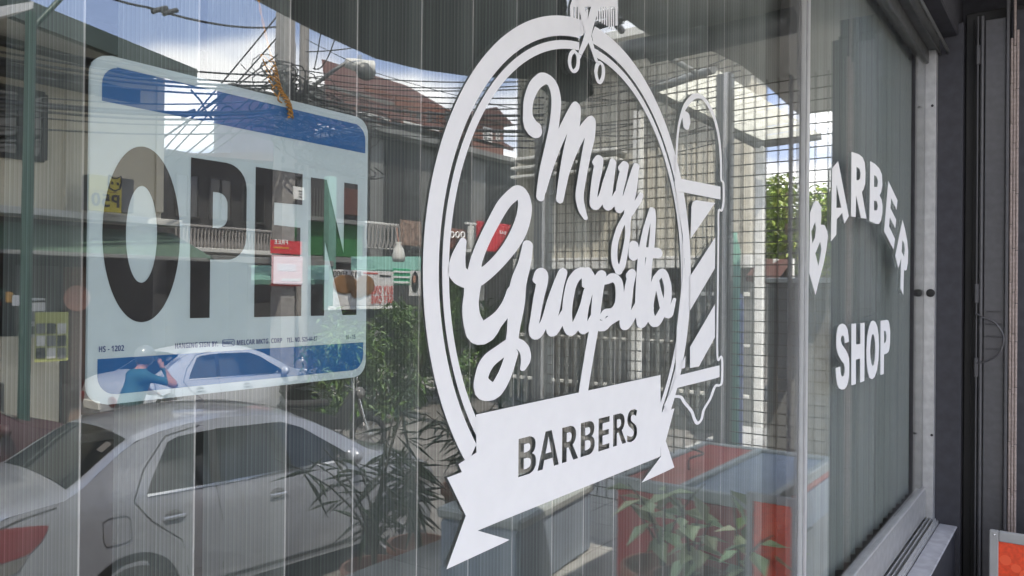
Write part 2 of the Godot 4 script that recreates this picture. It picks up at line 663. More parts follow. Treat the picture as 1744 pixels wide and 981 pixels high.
func panes() -> void:
	var glass := StandardMaterial3D.new()
	glass.transparency = BaseMaterial3D.TRANSPARENCY_ALPHA
	glass.albedo_color = Color(.93, .96, .95, 0.0)
	glass.roughness = 0.0
	glass.metallic_specular = 0.5
	# added faint mirror sheet on the outer face, to strengthen the reflections
	var orm := Image.create(4, 4, false, Image.FORMAT_RGB8)
	orm.fill(Color(1, 0, 1))
	var added_mirror := ORMMaterial3D.new()
	added_mirror.transparency = BaseMaterial3D.TRANSPARENCY_ALPHA
	added_mirror.orm_texture = ImageTexture.create_from_image(orm)
	added_mirror.albedo_color = Color(.97, .98, .98, 0.155)
	var im := Image.create(512, 512, false, Image.FORMAT_RGBA8)
	var nz := FastNoiseLite.new()
	nz.seed = 8
	nz.frequency = .012
	nz.fractal_octaves = 4
	for y in 512:
		for x in 512:
			var streak := clampf(nz.get_noise_2d(x * 1.6, y * .35) * 1.3, 0, 1)
			var spot := clampf(nz.get_noise_2d(x * 9.0 + 900, y * 9.0) - .42, 0, 1) * 1.6
			im.set_pixel(x, y, Color(.8, .78, .74, clampf(.035 + .16 * streak * streak + .5 * spot + .22 * pow(clampf((40.0 - minf(y, 511 - y)) / 40.0, 0, 1), 2.0), 0, 1)))
	var dust := StandardMaterial3D.new()
	dust.albedo_texture = ImageTexture.create_from_image(im)
	dust.albedo_color = Color(1, 1, 1, .14)
	dust.transparency = BaseMaterial3D.TRANSPARENCY_ALPHA
	dust.roughness = .95
	for k in 2:
		var x0: float = [-.90, 2.186][k]
		var x1: float = [2.145, 4.185][k]
		var p := thing("sliding_window", ["left sliding window pane carrying the white round barber logo", "right sliding window pane carrying the arched white shop lettering"][k], "window", Vector3((x0 + x1) / 2, 1.5, 0))
		var h := (x1 - x0) / 2
		var st := surf()
		quad(st, Vector3(-h, .12, -.004), Vector3(-h, 2.225, -.004), Vector3(h, 2.225, -.004), Vector3(h, .12, -.004))
		obj("glass", st, glass, p)
		st = surf()
		quad(st, Vector3(-h, .12, 0), Vector3(-h, 2.225, 0), Vector3(h, 2.225, 0), Vector3(h, .12, 0))
		obj("added_mirror", st, added_mirror, p)
		st = surf()
		quad(st, Vector3(-h, .12, .0007), Vector3(h, .12, .0007), Vector3(h, 2.225, .0007), Vector3(-h, 2.225, .0007))
		obj("dust", st, dust, p)
		st = surf()
		cbox(st, Vector3(-h, .002, -.028), Vector3(h, .138, .010), .003)
		obj("bottom_rail", st, M.aluminium, p)
		st = surf()
		cbox(st, Vector3(-h, 2.15, -.028), Vector3(h, 2.213, .010), .003)
		obj("top_rail", st, M.aluminium_dull, p)
		st = surf()
		if k == 0:
			cbox(st, Vector3(h - .10, .139, -.032), Vector3(h - .001, 2.149, -.006), .002)
			obj("stile", st, M.aluminium_dull, p)
		else:
			cbox(st, Vector3(-h - .040, .139, -.008), Vector3(-h + .004, 2.149, .006), .002)
			obj("stile", st, M.stile, p)
			st = surf()
			cbox(st, Vector3(-h - .040, .139, .0062), Vector3(-h - .030, 2.149, .010), .001)
			obj("stile_lip", st, M.aluminium, p)
			st = surf()
			cbox(st, Vector3(h - .05, .139, -.026), Vector3(h + .003, 2.149, -.004), .002)
			obj("stile", st, M.aluminium_dull, p)

func blinds() -> void:
	# ribbed fabric: fine pale threads down each dark slat
	var im := Image.create(256, 4, false, Image.FORMAT_RGB8)
	var r := RandomNumberGenerator.new()
	r.seed = 4
	var thread := 0.0
	for x in 256:
		var f := x / 255.0
		var v := .30 + .045 * sin(f * 7.0) + .02 * sin(f * 23.0)
		if x % 13 == 0: thread = .03 + .075 * r.randf() + (.06 if r.randf() < .15 else .0)
		if x % 13 < 4: v += thread
		elif x % 13 > 9: v *= .80
		v *= .97 + .06 * r.randf()
		if x > 252: v = .34  # front edge toned as though it caught the light
		var col := Color(v * .88, v, v * .94).linear_to_srgb()
		for y in 4: im.set_pixel(x, y, col)
	var m := StandardMaterial3D.new()
	m.albedo_texture = ImageTexture.create_from_image(im)
	m.roughness = .8
	m.backlight_enabled = true
	m.backlight = Color(.10, .11, .11)
	var b := thing("vertical_blind", "darker grey green ribbed vertical blind behind the left pane and the OPEN sign", "blind", Vector3(0, 1.56, -.09))
	var st := surf()
	cbox(st, Vector3(-.9, 2.16, -.02), Vector3(2.2, 2.20, .02), .004)
	obj("head_rail", st, M.aluminium_dull, b)
	var b2 := thing("vertical_blind", "paler grey green ribbed vertical blind behind the right pane", "blind", Vector3(2.2, 1.56, -.09))
	st = surf()
	cbox(st, Vector3(.06, 2.16, -.02), Vector3(1.95, 2.20, .02), .004)
	obj("head_rail", st, M.aluminium_dull, b2)
	var slats := []
	for v in 3:
		st = surf()
		var w := .107
		var rows := 7
		st.set_smooth_group(0)
		for i in 8:
			for k in rows:
				var q := []
				for e in [[i, k], [i, k + 1], [i + 1, k + 1], [i + 1, k]]:
					var u: float = e[0] / 8.0
					var y: float = 2.155 - 2.11 * e[1] / float(rows)
					var bow := .004 * (1.0 - pow(2 * u - 1, 2)) + .002 * sin(y * 3.0 + v * 2.0) * (u - .5)
					q.append([Vector3(bow, y, (u - .5) * w), Vector2(u, y)])
				for e in [0, 1, 2, 0, 2, 3]:
					st.set_uv(q[e][1])
					st.add_vertex(q[e][0])
		slats.append(done(st))
	var tones := []
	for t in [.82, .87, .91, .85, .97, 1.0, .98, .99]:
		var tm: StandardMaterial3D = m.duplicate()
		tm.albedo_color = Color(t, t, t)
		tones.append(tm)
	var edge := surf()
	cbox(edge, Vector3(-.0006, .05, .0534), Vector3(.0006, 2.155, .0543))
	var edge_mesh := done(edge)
	for k in 52:
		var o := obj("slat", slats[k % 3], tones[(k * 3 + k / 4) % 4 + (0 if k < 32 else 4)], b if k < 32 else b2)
		o.position = Vector3(-.870 + .0973 * k, 0, 0) + b.position - o.get_parent().position
		var turn := deg_to_rad(8.0 + 4.0 * sin(k * 2.4) + 2.5 * sin(k * 1.1) + 44.0 * smoothstep(19.0, 34.0, float(k)))
		o.rotation.y = turn
		if k > 7 and k < 27: obj("slat_glint", edge_mesh, M.offwhite, o)  # off-white strip paints the light caught on the front edge

func right_wall() -> void:
	# the jamb, the folded steel gate and the bamboo strip at the right end of the window, all facing along the shop front
	var st := surf()
	cbox(st, Vector3(4.25, .95, .0), Vector3(4.45, 3.84, .146), .004)
	struct("window_jamb", st, M.jamb)
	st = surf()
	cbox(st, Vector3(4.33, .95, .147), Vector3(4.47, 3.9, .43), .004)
	struct("gate_recess", st, M.black)  # solid black stands in for the shade in the gap
	var g := thing("folding_steel_gate", "grey painted steel gate folded flat beside the shop window", "gate", Vector3(4.25, .95, .2))
	# z of things here, from the jamb outwards
	var plate := surf()
	cbox(plate, Vector3(-.004, .02, .034), Vector3(.05, 3.8296 - .95, .118), .003)
	obj("plate", plate, M.steel_grey, g)
	st = surf()
	cbox(st, Vector3(-.022, .02, .118), Vector3(.05, 3.0, .131), .003)
	obj("edge_channel", st, M.steel_grey, g)
	st = surf()
	tube(st, [Vector3(-.01, .02, .024), Vector3(-.01, 2.9, .024)], .008, 10)
	obj("hinge_rod", st, M.steel_grey, g)
	st = surf()
	tube(st, [Vector3(-.012, .02, .008), Vector3(-.012, 2.9, .006)], .0035, 8)
	obj("slide_bar", st, M.steel_grey, g)
	st = surf()
	tube(st, [Vector3(.03, .02, -.016), Vector3(.03, 2.9, -.014)], .003, 6)
	obj("slide_bar", st, M.rubber, g)
	for y in [2.5596, 2.2172, 3.6709]:
		st = surf()
		cbox(st, Vector3(-.02, y - .95 - .045, .000), Vector3(-.004, y - .95 + .045, .016), .003)
		obj("hinge_plate", st, M.steel_grey, g)
	for k in 4:
		st = surf()
		cbox(st, Vector3(-.012, 2.4763 - .95 - k * .058, .042), Vector3(-.004, 2.4763 - .945 - k * .058, .108), .002)
		obj("louvre", st, M.steel_grey, g)
	st = surf()
	tube(st, catmull([Vector3(4.225, 2.467, 0.2062) - Vector3(4.25, .95, .2), Vector3(4.21, 2.4492, 0.2381) - Vector3(4.25, .95, .2), Vector3(4.2, 2.4317, 0.2783) - Vector3(4.25, .95, .2), Vector3(4.2, 2.4005, 0.3035) - Vector3(4.25, .95, .2), Vector3(4.2, 2.3665, 0.3173) - Vector3(4.25, .95, .2), Vector3(4.2, 2.3265, 0.3153) - Vector3(4.25, .95, .2), Vector3(4.2, 2.283, 0.2974) - Vector3(4.25, .95, .2), Vector3(4.21, 2.2533, 0.2578) - Vector3(4.25, .95, .2), Vector3(4.225, 2.236, 0.2123) - Vector3(4.25, .95, .2)]), .0045, 8)
	obj("pull_handle", st, M.steel_grey, g)
	var wall := thing("porch_end_wall", "dark brown end wall of the porch beside the folded gate", "wall")
	wall.set_meta("kind", "structure")
	st = surf()
	cbox(st, Vector3(4.262, .95, .335), Vector3(4.5, 3.86, .445), .004)
	obj("core", st, M.jamb, wall)
	st = surf()
	cbox(st, Vector3(4.45, 3.70, .0), Vector3(4.6, 4.3, .45), .004)
	obj("lintel", st, M.jamb, wall)
	# a strip of split bamboo canes up the corner
	var bam := thing("bamboo_strip", "pale split bamboo canes nailed upright beside the steel gate", "bamboo cladding", Vector3(4.25, .95, .335))
	for k in 3:
		var y := 0.0
		var n := 0
		while y < 2.75:
			var l := .17 + .11 * rng.randf()
			st = surf()
			tube(st, [Vector3(.004, y, .004 + k * .0115), Vector3(.004, y + l * .5, .004 + k * .0115), Vector3(.004, y + l - .003, .004 + k * .0115)], .0058, 8)
			obj("cane", st, M.bamboo, bam)
			y += l
			n += 1
	# the orange notice board standing on the porch
	var bd := thing("orange_board", "orange menu board in a grey frame beside the gate", "notice board", Vector3(3.34, .945, 0.3359))
	var top: float = 1.7005 - .945
	st = surf()
	cbox(st, Vector3(.004, .1, .012), Vector3(.02, top - .012, .20), .001)
	obj("poster", st, M.orange, bd)
	for q in [[Vector3(-.006, .08, 0), Vector3(.022, top, .0285)], [Vector3(-.006, .08, .19), Vector3(.022, top, .218)], [Vector3(-.005, top - .035, .0285), Vector3(.021, top, .19)], [Vector3(-.005, .08, .0285), Vector3(.021, .11, .19)]]:
		st = surf()
		cbox(st, q[0], q[1], .003)
		obj("frame_bar", st, M.board_grey, bd)
	st = surf()
	ball(st, Vector3(-.008, top - .012, .016), Vector3(.003, .004, .004), 8, 6)
	obj("screw", st, M.chrome, bd)
	for z in [.03, .19]:
		st = surf()
		cbox(st, Vector3(.0, 0, z - .012), Vector3(.02, .08, z + .012), .002)
		obj("leg", st, M.board_grey, bd)
	var fruit := mat(c(.70, .09, .03), .4)
	for k in 14:     # round pale fruit printed on the poster
		st = surf()
		var cc := Vector2(top - .10 - .045 * k * .5, .045 + .032 * (k % 5) + .01 * rng.randf())
		var rr := .014 + .012 * rng.randf()
		for a in 16:
			for p in [Vector2.ZERO, Vector2.from_angle(TAU * a / 16) * rr, Vector2.from_angle(TAU * (a + 1) / 16) * rr]:
				st.add_vertex(Vector3(.0035 - .0002 * k, cc.x + p.x, cc.y + p.y))
		obj("printed_fruit", st, fruit, bd)

func awning() -> void:
	var y := 3.80
	# the dark tarpaulin over the photographer; its front edge bows
	var edge := [Vector3(-4.2, y, 2.0), Vector3(-1.0, y, 2.15), Vector3(1.867, 3.8, 2.183), Vector3(2.092, 3.8, 2.303), Vector3(2.525, 3.8, 2.416), Vector3(3.016, 3.8, 2.498), Vector3(3.319, 3.8, 2.432), Vector3(3.572, 3.8, 2.295), Vector3(3.824, 3.8, 2.032), Vector3(4.283, 3.8, 2.185), Vector3(4.515, 3.8, 2.125), Vector3(4.329, 3.8, 1.897), Vector3(3.758, 3.8, 1.591), Vector3(3.371, 3.8, 1.438), Vector3(3.056, 3.8, 1.301), Vector3(2.751, 3.8, 1.13)]
	var poly := PackedVector2Array()
	for p in edge: poly.append(Vector2(p.x, p.z))
	poly.append(Vector2(2.751, .13))
	poly.append(Vector2(-4.2, .13))
	var a := thing("tarpaulin_awning", "dark tarpaulin awning with a bowed edge over the shop front", "awning")
	var st := surf()
	prism(st, poly, func(px, pz, py): return Vector3(px, y + py, pz), 0.0, .006)
	obj("sheet", st, M.tarp, a)
	for x in [-3.0, -1.4, .2, 1.6]:
		st = surf()
		cbox(st, Vector3(x, y + .008, .13), Vector3(x + .04, y + .05, 2.0), .003)
		obj("batten", st, M.steel_grey, a)

func grid_panel(parent: Node, x: float, z0: float, z1: float, y0: float, y1: float, pitch: float, r: float) -> void:
	var st := surf()
	var n := int((z1 - z0) / pitch)
	for k in n + 1:
		box(st, Vector3(x, (y0 + y1) / 2, z0 + k * (z1 - z0) / n), Vector3(r * 2, y1 - y0, r * 2))
	var k2 := int((y1 - y0) / pitch)
	for k in k2 + 1:
		box(st, Vector3(x - r * 1.9, y0 + k * (y1 - y0) / k2, (z0 + z1) / 2), Vector3(r * 2, r * 2, z1 - z0))
	var o := obj("wire_mesh", st, M.mesh_wire, parent)
	o.set_meta("kind", "stuff")

func neighbour_porch() -> void:
	# square wire mesh screens at the end of the porch, with aluminium posts
	var f := thing("mesh_screen", "tall square wire mesh screen between aluminium posts at the porch end", "mesh screen")
	grid_panel(f, 5.4, .50, 1.394, .96, 4.3, .076, .0036)
	grid_panel(f, 5.4, 1.497, 2.927, .96, 4.25, .076, .0042)
	for q in [[1.39, 1.501, 4.1], [2.915, 3.054, 3.9]]:
		var st := surf()
		cbox(st, Vector3(5.36, .945, q[0]), Vector3(5.44, q[2], q[1]), .006)
		obj("post", st, M.aluminium_dull, f)
		st = surf()
		cbox(st, Vector3(5.35, .945, q[0] + .02), Vector3(5.359, q[2], q[0] + .05), .002)
		obj("post_lip", st, M.aluminium, f)
	var st2 := surf()
	cbox(st2, Vector3(5.37, .945, 0.976), Vector3(5.43, 4.05, 0.992), .003)
	obj("post", st2, M.black, f)
	# the ceiling boards of the neighbour's porch roof and its beams
	var y := 4.02
	var roof := thing("porch_ceiling", "plain grey ceiling of the neighbouring porch above the mesh screen", "ceiling")
	roof.set_meta("kind", "structure")
	var pts := [Vector3(3.32, 4.02, 1.246), Vector3(3.74, 4.02, 1.389), Vector3(3.979, 4.02, 1.405), Vector3(4.13, 4.02, 1.399), Vector3(4.354, 4.02, 1.418), Vector3(4.598, 4.02, 1.221), Vector3(4.957, 4.02, 1.178), Vector3(5.456, 4.02, 1.198), Vector3(6.626, 4.02, 1.281)]
	var poly := PackedVector2Array()
	for p in pts: poly.append(Vector2(p.x, p.z))
	poly.append(Vector2(6.626, .126))
	poly.append(Vector2(3.32, .126))
	var st := surf()
	prism(st, poly, func(px, pz, py): return Vector3(px, y + py, pz), 0.0, .03)
	obj("board", st, M.ceiling, roof)
	for e in [[Vector3(4.15, 3.94, 1.415), Vector3(4.07, 3.94, 0.588), .07], [Vector3(3.944, 3.9, 1.685), Vector3(3.945, 3.9, 1.012), .06]]:
		st = surf()
		tube(st, [e[0], e[1]], e[2], 8)
		obj("beam", st, M.aluminium_dull, roof)
	# open rafters against the sky
	for e in [[Vector3(3.837, 4.1, 1.721), Vector3(3.873, 4.1, 1.467)], [Vector3(3.984, 4.1, 1.789), Vector3(3.998, 4.1, 1.519)], [Vector3(4.006, 4.1, 1.683), Vector3(3.932, 4.1, 1.382)], [Vector3(3.923, 4.1, 1.561), Vector3(4.156, 4.1, 1.61)]]:
		st = surf()
		tube(st, [e[0], e[1]], .022, 6)
		obj("rafter", st, M.steel_grey, roof)
	# the lower lean-to roof of translucent corrugated sheets beyond the screen
	var lean := thing("corrugated_lean_to", "pale corrugated lean-to roof with dark edge beams behind the mesh screen", "roof")
	var A := Vector3(9.039, 5.091, 3.8)
	var B := Vector3(8.099, 4.949, 2.6)
	var C := Vector3(10.116, 4.5, 2)
	var D := Vector3(9.945, 4.442, 2.7)
	for k in 9:
		var s := surf()
		var rows := 10
		for i in rows:
			var p := []
			for e in [[k, i], [k + .94, i], [k + .94, i + 1], [k, i + 1]]:
				var u: float = e[0] / 9.0
				var v: float = e[1] / float(rows)
				p.append(A.lerp(D, u).lerp(B.lerp(C, u), v) + Vector3(0, .02 * sin(v * 40.0 + e[1] * 2.4), 0))
			quad(s, p[0], p[1], p[2], p[3])
		obj("sheet", s, M.clear_sheet, lean)
	for e in [[A, D, .075], [A, B, .05], [D, C, .05], [Vector3(7.696, 5.079, 3), Vector3(8.101, 4.943, 2.8), .03]]:
		st = surf()
		tube(st, [e[0], e[1]], e[2], 6)
		obj("edge_beam", st, M.grey_wall, lean)
	for p in [Vector3(9.946, 4.413, 2.7), Vector3(8.72, 4.765, 3.8)]:
		st = surf()
		cbox(st, Vector3(p.x - .05, 0, p.z - .05), Vector3(p.x + .05, p.y, p.z + .05), .006)
		obj("post", st, M.offwhite, lean)
	# red chest with a glass lid near the end of the porch
	var x0 := 3.75
	var x1 := 4.98
	var z0: float = .60
	var z1: float = 1.40
	var yt := 1.57
	var chest := thing("red_display_chest", "red display chest with pale metal rims and a half open top near the mesh screen", "chest", Vector3(x0, .945, z0))
	st = surf()
	cbox(st, Vector3(0, 0, 0), Vector3(x1 - x0, yt - .945 - .06, z1 - z0), .01)
	obj("body", st, M.red_paint, chest)
	var h := yt - .945
	for q in [[Vector3(-.012, h - .06, -.012), Vector3(.03, h, z1 - z0 + .012)], [Vector3(.03, h - .06, z1 - z0 - .03), Vector3(x1 - x0 + .01, h, z1 - z0 + .012)], [Vector3(x1 - x0 - .03, h - .06, -.012), Vector3(x1 - x0 + .01, h, z1 - z0 - .03)], [Vector3(.03, h - .06, -.012), Vector3(x1 - x0 - .03, h, .03)], [Vector3(.03, h - .058, .42), Vector3(x1 - x0 - .03, h + .002, .46)]]:
		st = surf()
		cbox(st, q[0], q[1], .006)
		obj("rim", st, M.pale_trim, chest)
	st = surf()
	cbox(st, Vector3(.031, h - .03, .461), Vector3(x1 - x0 - .031, h - .012, z1 - z0 - .031), .002)
	obj("lid", st, M.red_paint, chest)
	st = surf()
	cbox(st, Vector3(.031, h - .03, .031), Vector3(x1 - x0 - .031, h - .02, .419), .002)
	obj("glass_lid", st, M.blue_grey, chest)  # opaque blue grey paints the sky reflected in the glass
	st = surf()
	tube(st, catmull([Vector3(.3, h + .02, .52), Vector3(.5, h + .035, .6), Vector3(.75, h + .02, .62), Vector3(.8, h + .03, .72)]), .006, 6)
	obj("lid_handle", st, M.rubber, chest)
	st = surf()
	cbox(st, Vector3(.06, h - .30, -.008), Vector3(x1 - x0 - .04, h - .10, -.001), .002)
	obj("side_panel", st, M.blue_grey, chest)
	st = surf()
	cbox(st, Vector3(.06, .0, -.008), Vector3(x1 - x0 - .04, h - .301, -.001), .002)
	obj("floor_stand_in", st, M.concrete, chest)  # made-up panel, coloured like the lit floor seen below the chest
	# blue grey crate left of it
	var crate := thing("blue_cool_box", "blue grey cool box with a pale lid left of the red chest", "cool box", Vector3(3.346, .945, 1.75), -.12)
	st = surf()
	cbox(st, Vector3(0, 0, 0), Vector3(.95, .36, .5), .02)
	obj("tub", st, M.blue_grey, crate)
	st = surf()
	cbox(st, Vector3(-.015, .36, -.015), Vector3(.965, .42, .515), .015)
	obj("lid", st, M.pale_trim, crate)
	# grey steel cabinet just behind the screen
	var cab := thing("grey_cabinet", "tall grey steel cabinet standing behind the mesh screen", "cabinet", Vector3(6.1, 0, .55))
	st = surf()
	cbox(st, Vector3(0, 0, 0), Vector3(.6, 2.633, 1.361 - .55), .01)
	obj("body", st, M.grey_wall, cab)
	st = surf()
	cbox(st, Vector3(-.02, 2.633, -.02), Vector3(.62, 2.633 + .04, 1.361 - .53), .008)
	obj("top", st, M.pale_trim, cab)

# ---------------------------------------------------------------- the street across the road (seen in the pane)
func wbox(called: String, ab: Array, m: Material, parent: Node, e := 0.01) -> MeshInstance3D:
	var lo: Vector3 = ab[0].min(ab[1])
	var hi: Vector3 = ab[0].max(ab[1])
	var st := surf()
	cbox(st, lo, hi, minf(e, (hi - lo)[(hi - lo).min_axis_index()] * .3))
	return obj(called, st, m, parent)

func window_in(parent: Node, ab: Array, frame: Material, pane: Material, nx: int, ny: int, t := .05) -> void:   # ab: box of the opening; bars stand proud of it
	var lo: Vector3 = ab[0].min(ab[1])
	var hi: Vector3 = ab[0].max(ab[1])
	var w := wbox("window", [lo, hi], pane, parent, .002)
	for k in nx + 1:
		var x := lerpf(lo.x, hi.x, k / float(nx))
		wbox("frame", [Vector3(x - t / 2, lo.y, lo.z - .03), Vector3(x + t / 2, hi.y, lo.z - .002)], frame, w, .004)
	for k in ny + 1:
		var y := lerpf(lo.y, hi.y, k / float(ny))
		wbox("frame", [Vector3(lo.x, y - t / 2, lo.z - .026), Vector3(hi.x, y + t / 2, lo.z - .003)], frame, w, .004)

func street_left() -> void:
	var b := thing("beige_house", "beige two storey house with a dark green gutter and green shop awning", "house")
	var zf: float = 14.0 - .6
	wbox("wall", [Vector3(-3.0, 3.745, zf), Vector3(8.139, 6.538 - .15, zf + 6.0)], M.beige, b)
	wbox("lower_wall", [Vector3(-3.0, 0, zf + .9), Vector3(8.511, 3.745, zf + 6.0)], M.dark_wall, b)
	wbox("pilaster", [Vector3(6.373, 3.815, zf - .09), Vector3(6.459, 6.327, zf - .001)], M.beige, b)
	wbox("corner_post", [Vector3(8.001, 3.959, zf - .06), Vector3(8.151, 6.503, zf - .001)], M.beige, b)
	wbox("ledge", [Vector3(-3.0, 3.683, 12.85), Vector3(8.243, 3.801, zf - .002)], M.offwhite, b)
	window_in(b, [Vector3(4.915, 4.653, zf - .03), Vector3(6.053, 5.735, zf - .002)], M.black, M.glass_dark, 3, 1, .09)
	# gutter along the overhanging roof, and the soffit under it
	var g0 := Vector3(3.417, 6.323, 10.2)
	var g1 := Vector3(8.152, 6.485, 12.3)
	var eave := surf()
	var dir := (g1 - g0).normalized()
	var dn := Vector3(0, -.30, 0)
	var back := Vector3(0, 0, .14)
	quad(eave, g0, g1, g1 + dn, g0 + dn)
	quad(eave, g0 + back, g0 + back + dn, g1 + back + dn, g1 + back)
	quad(eave, g0, g0 + back, g1 + back, g1)
	quad(eave, g0 + dn, g1 + dn, g1 + dn + back, g0 + dn + back)
	quad(eave, g1, g1 + back, g1 + back + dn, g1 + dn)
	obj("gutter", eave, M.gutter, b)
	var so := surf()
	var w0 := Vector3(-3.0, 6.517, zf + .05)
	var w1 := Vector3(8.139, 6.517, zf + .05)
	var t := Vector3(0, .05, 0)
	var a0 := g0 + dn + back + Vector3(0, .02, 0)
	var a1 := g1 + dn + back + Vector3(0, .02, 0)
	quad(so, a0, a1, w1, w0)
	quad(so, a0 + t, w0 + t, w1 + t, a1 + t)
	obj("soffit", so, M.soffit, b)
	var rf := surf()
	var up := Vector3(0, .15, 4.0)
	quad(rf, g0 + back, w0 + up, w1 + up, g1 + back)
	quad(rf, g0 + back + t, g1 + back + t, w1 + up + t, w0 + up + t)
	obj("roof", rf, M.gutter, b)
	wbox("rafter_beam", [Vector3(-3, 5.938 - .12, 12.9), Vector3(7.44, 5.938 + .1, 13.05)], M.dark_wall, b)
	# sheet metal awning over the shops
	var aw := thing("shop_awning", "grey green sheet awning over the dark shops under the beige house", "awning")
	for k in 13:
		var xa := lerpf(2.0, 8.251, k / 13.0)
		var xb := lerpf(2.0, 8.251, (k + .985) / 13.0)
		var s := surf()
		var y1: float = 3.579
		var y0: float = 3.089
		quad(s, Vector3(xa, y0, 11.9), Vector3(xa, y1, 13.2), Vector3(xb, y1, 13.2), Vector3(xb, y0, 11.9))
		quad(s, Vector3(xa, y0 - .03, 11.9), Vector3(xb, y0 - .03, 11.9), Vector3(xb, y1 - .03, 13.2), Vector3(xa, y1 - .03, 13.2))
		quad(s, Vector3(xa, y0 - .03, 11.9), Vector3(xa, y0, 11.9), Vector3(xb, y0, 11.9), Vector3(xb, y0 - .03, 11.9))
		obj("panel", s, M.awning_green, aw)
	wbox("front_rail", [Vector3(2.0, 3.016, 11.86), Vector3(8.121, 3.08, 11.895)], M.grey_wall, aw)
	# what hangs and stands under the awning
	wbox("shutter", [Vector3(5.798, .13, 13.7), Vector3(6.45, 2.905, 13.78)], M.grey_wall, b)
	wbox("counter_wall", [Vector3(1.0, .13, 13.2), Vector3(6.266, 1.754, 13.32)], M.beige, b)
	wbox("brick_pier", [Vector3(6.391, .13, 13.1), Vector3(6.631, 2.888, 13.4)], M.brick_wall, b)
	var wb := thing("white_meter_box", "white upright meter box with two dark openings by the green pole", "meter box")
	wbox("case", [Vector3(5.549, 2.369, 12.7), Vector3(5.813, 1.754, 12.7) + Vector3(0, 0, .28)], M.white, wb)
	wbox("opening", [Vector3(5.585, 2.167, 12.68), Vector3(5.776, 2.007, 12.68) + Vector3(0, 0, .02)], M.grey_wall, wb)
	wbox("opening", [Vector3(5.596, 1.929, 12.68), Vector3(5.778, 1.803, 12.68) + Vector3(0, 0, .02)], M.black, wb)
	wbox("slot", [Vector3(5.609, 2.332, 12.68), Vector3(5.798, 2.303, 12.68) + Vector3(0, 0, .02)], M.black, wb)
	var ps := thing("photo_poster", "yellow green poster with a grid of small grey pictures", "poster")
	wbox("sheet", [Vector3(5.64, 2.149, 12.65), Vector3(6.143, 1.364, 12.65) + Vector3(0, 0, .012)], mat(c(.42, .44, .13), .7), ps)
	for k in 3:
		for j in 3:
			wbox("picture", [from_porch(float(62 + k * 18), float(551 + j * 21), 13.235), from_porch(float(77 + k * 18), float(568 + j * 21), 13.235) + Vector3(0, 0, .01)], [M.grey_wall, M.offwhite, M.dark_wall][(k * 2 + j) % 3], ps)
	var hat := thing("round_sign", "round tan and pink sign on the brick pier under the awning", "sign", Vector3(6.435, 2.363, 13))
	var disc := surf()
	lathe(disc, Vector3.ZERO, [Vector2(.0001, .02), Vector2(.2, .02), Vector2(.22, .01), Vector2(.22, 0)], Basis(Vector3(1, 0, 0), Vector3(0, 0, -1), Vector3(0, 1, 0)), 24)
	obj("disc", disc, M.cloth_pink, hat)
	var bs := thing("yellow_box_sign", "yellow box sign with a cat face on the wall of the beige house", "sign")
	wbox("face", [Vector3(6.369, 4.396, 12.5), Vector3(6.909, 3.802, 12.5) + Vector3(0, 0, .02)], M.yellow, bs)
	wbox("case", [Vector3(6.369, 4.396, 12.5) + Vector3(0, 0, .021), Vector3(7.132, 3.821, 12.5) + Vector3(0, 0, .25)], M.grey_wall, bs)
	sign_text("P50", Vector3(6.631, 3.991, 12.48), .46, .22, M.text_black, bs, "price")
	wbox("printed_band", [Vector3(6.443, 4.136, 12.49), Vector3(6.83, 4.129, 12.49) + Vector3(0, 0, .008)], M.dark_red, bs)
	var face := surf()
	var fc := Vector3(6.786, 4.291, 12.485)
	tube(face, [fc + Vector3(-.1, -.09, 0), fc + Vector3(-.11, .02, 0), fc + Vector3(-.1, .13, 0), fc + Vector3(-.03, .08, 0), fc + Vector3(.03, .08, 0), fc + Vector3(.1, .13, 0), fc + Vector3(.11, .02, 0), fc + Vector3(.08, -.09, 0), fc + Vector3(0, -.13, 0), fc + Vector3(-.1, -.09, 0)], .014, 5)
	for s in [-.045, .045]: ball(face, fc + Vector3(s, -.005, 0), Vector3(.022, .028, .01), 8, 6)
	obj("cat_face", face, M.text_black, bs)
	# green pole with its brace
	var p := thing("green_pole", "dark green steel pole with a diagonal brace in front of the beige house", "pole", Vector3(3.887, 0, 8.8))
	var pole := surf()
	tube(pole, [Vector3.ZERO, Vector3(.02, 3.0, 0), Vector3(.035, 5.57, 0)], .062, 12, .055)
	obj("shaft", pole, M.green_paint, p)
	pole = surf()
	tube(pole, [Vector3(.03, 5.369, 0), Vector3(4.285, 5.901, 8.8) - Vector3(3.887, 0, 8.8)], .03, 8)
	obj("brace", pole, M.green_paint, p)
	var lamp := thing("white_sign_edge", "white sloping edge of a roof sheet at the top left beside the green pole", "roof sheet")
	var ws := surf()
	var wq := [Vector3(3.217, 5.333, 8.6), Vector3(4.113, 5.838, 9.2), Vector3(4.114, 5.757, 9.2), Vector3(3.219, 5.191, 8.6)]
	quad(ws, wq[0], wq[1], wq[2], wq[3])
	var wb_ := Vector3(0, .02, .6)
	quad(ws, wq[0] + wb_, wq[3] + wb_, wq[2] + wb_, wq[1] + wb_)
	quad(ws, wq[0], wq[0] + wb_, wq[1] + wb_, wq[1])
	quad(ws, wq[1], wq[1] + wb_, wq[2] + wb_, wq[2])
	quad(ws, wq[3], wq[2], wq[2] + wb_, wq[3] + wb_)
	obj("sheet", ws, M.white, lamp)
	var vend := thing("shop_stall", "dark stall counter with small orange and white packets", "stall")
	wbox("counter", [Vector3(1.6, .13, 12.5), Vector3(5.161, 1.1, 13.1)], M.dark_wall, vend)
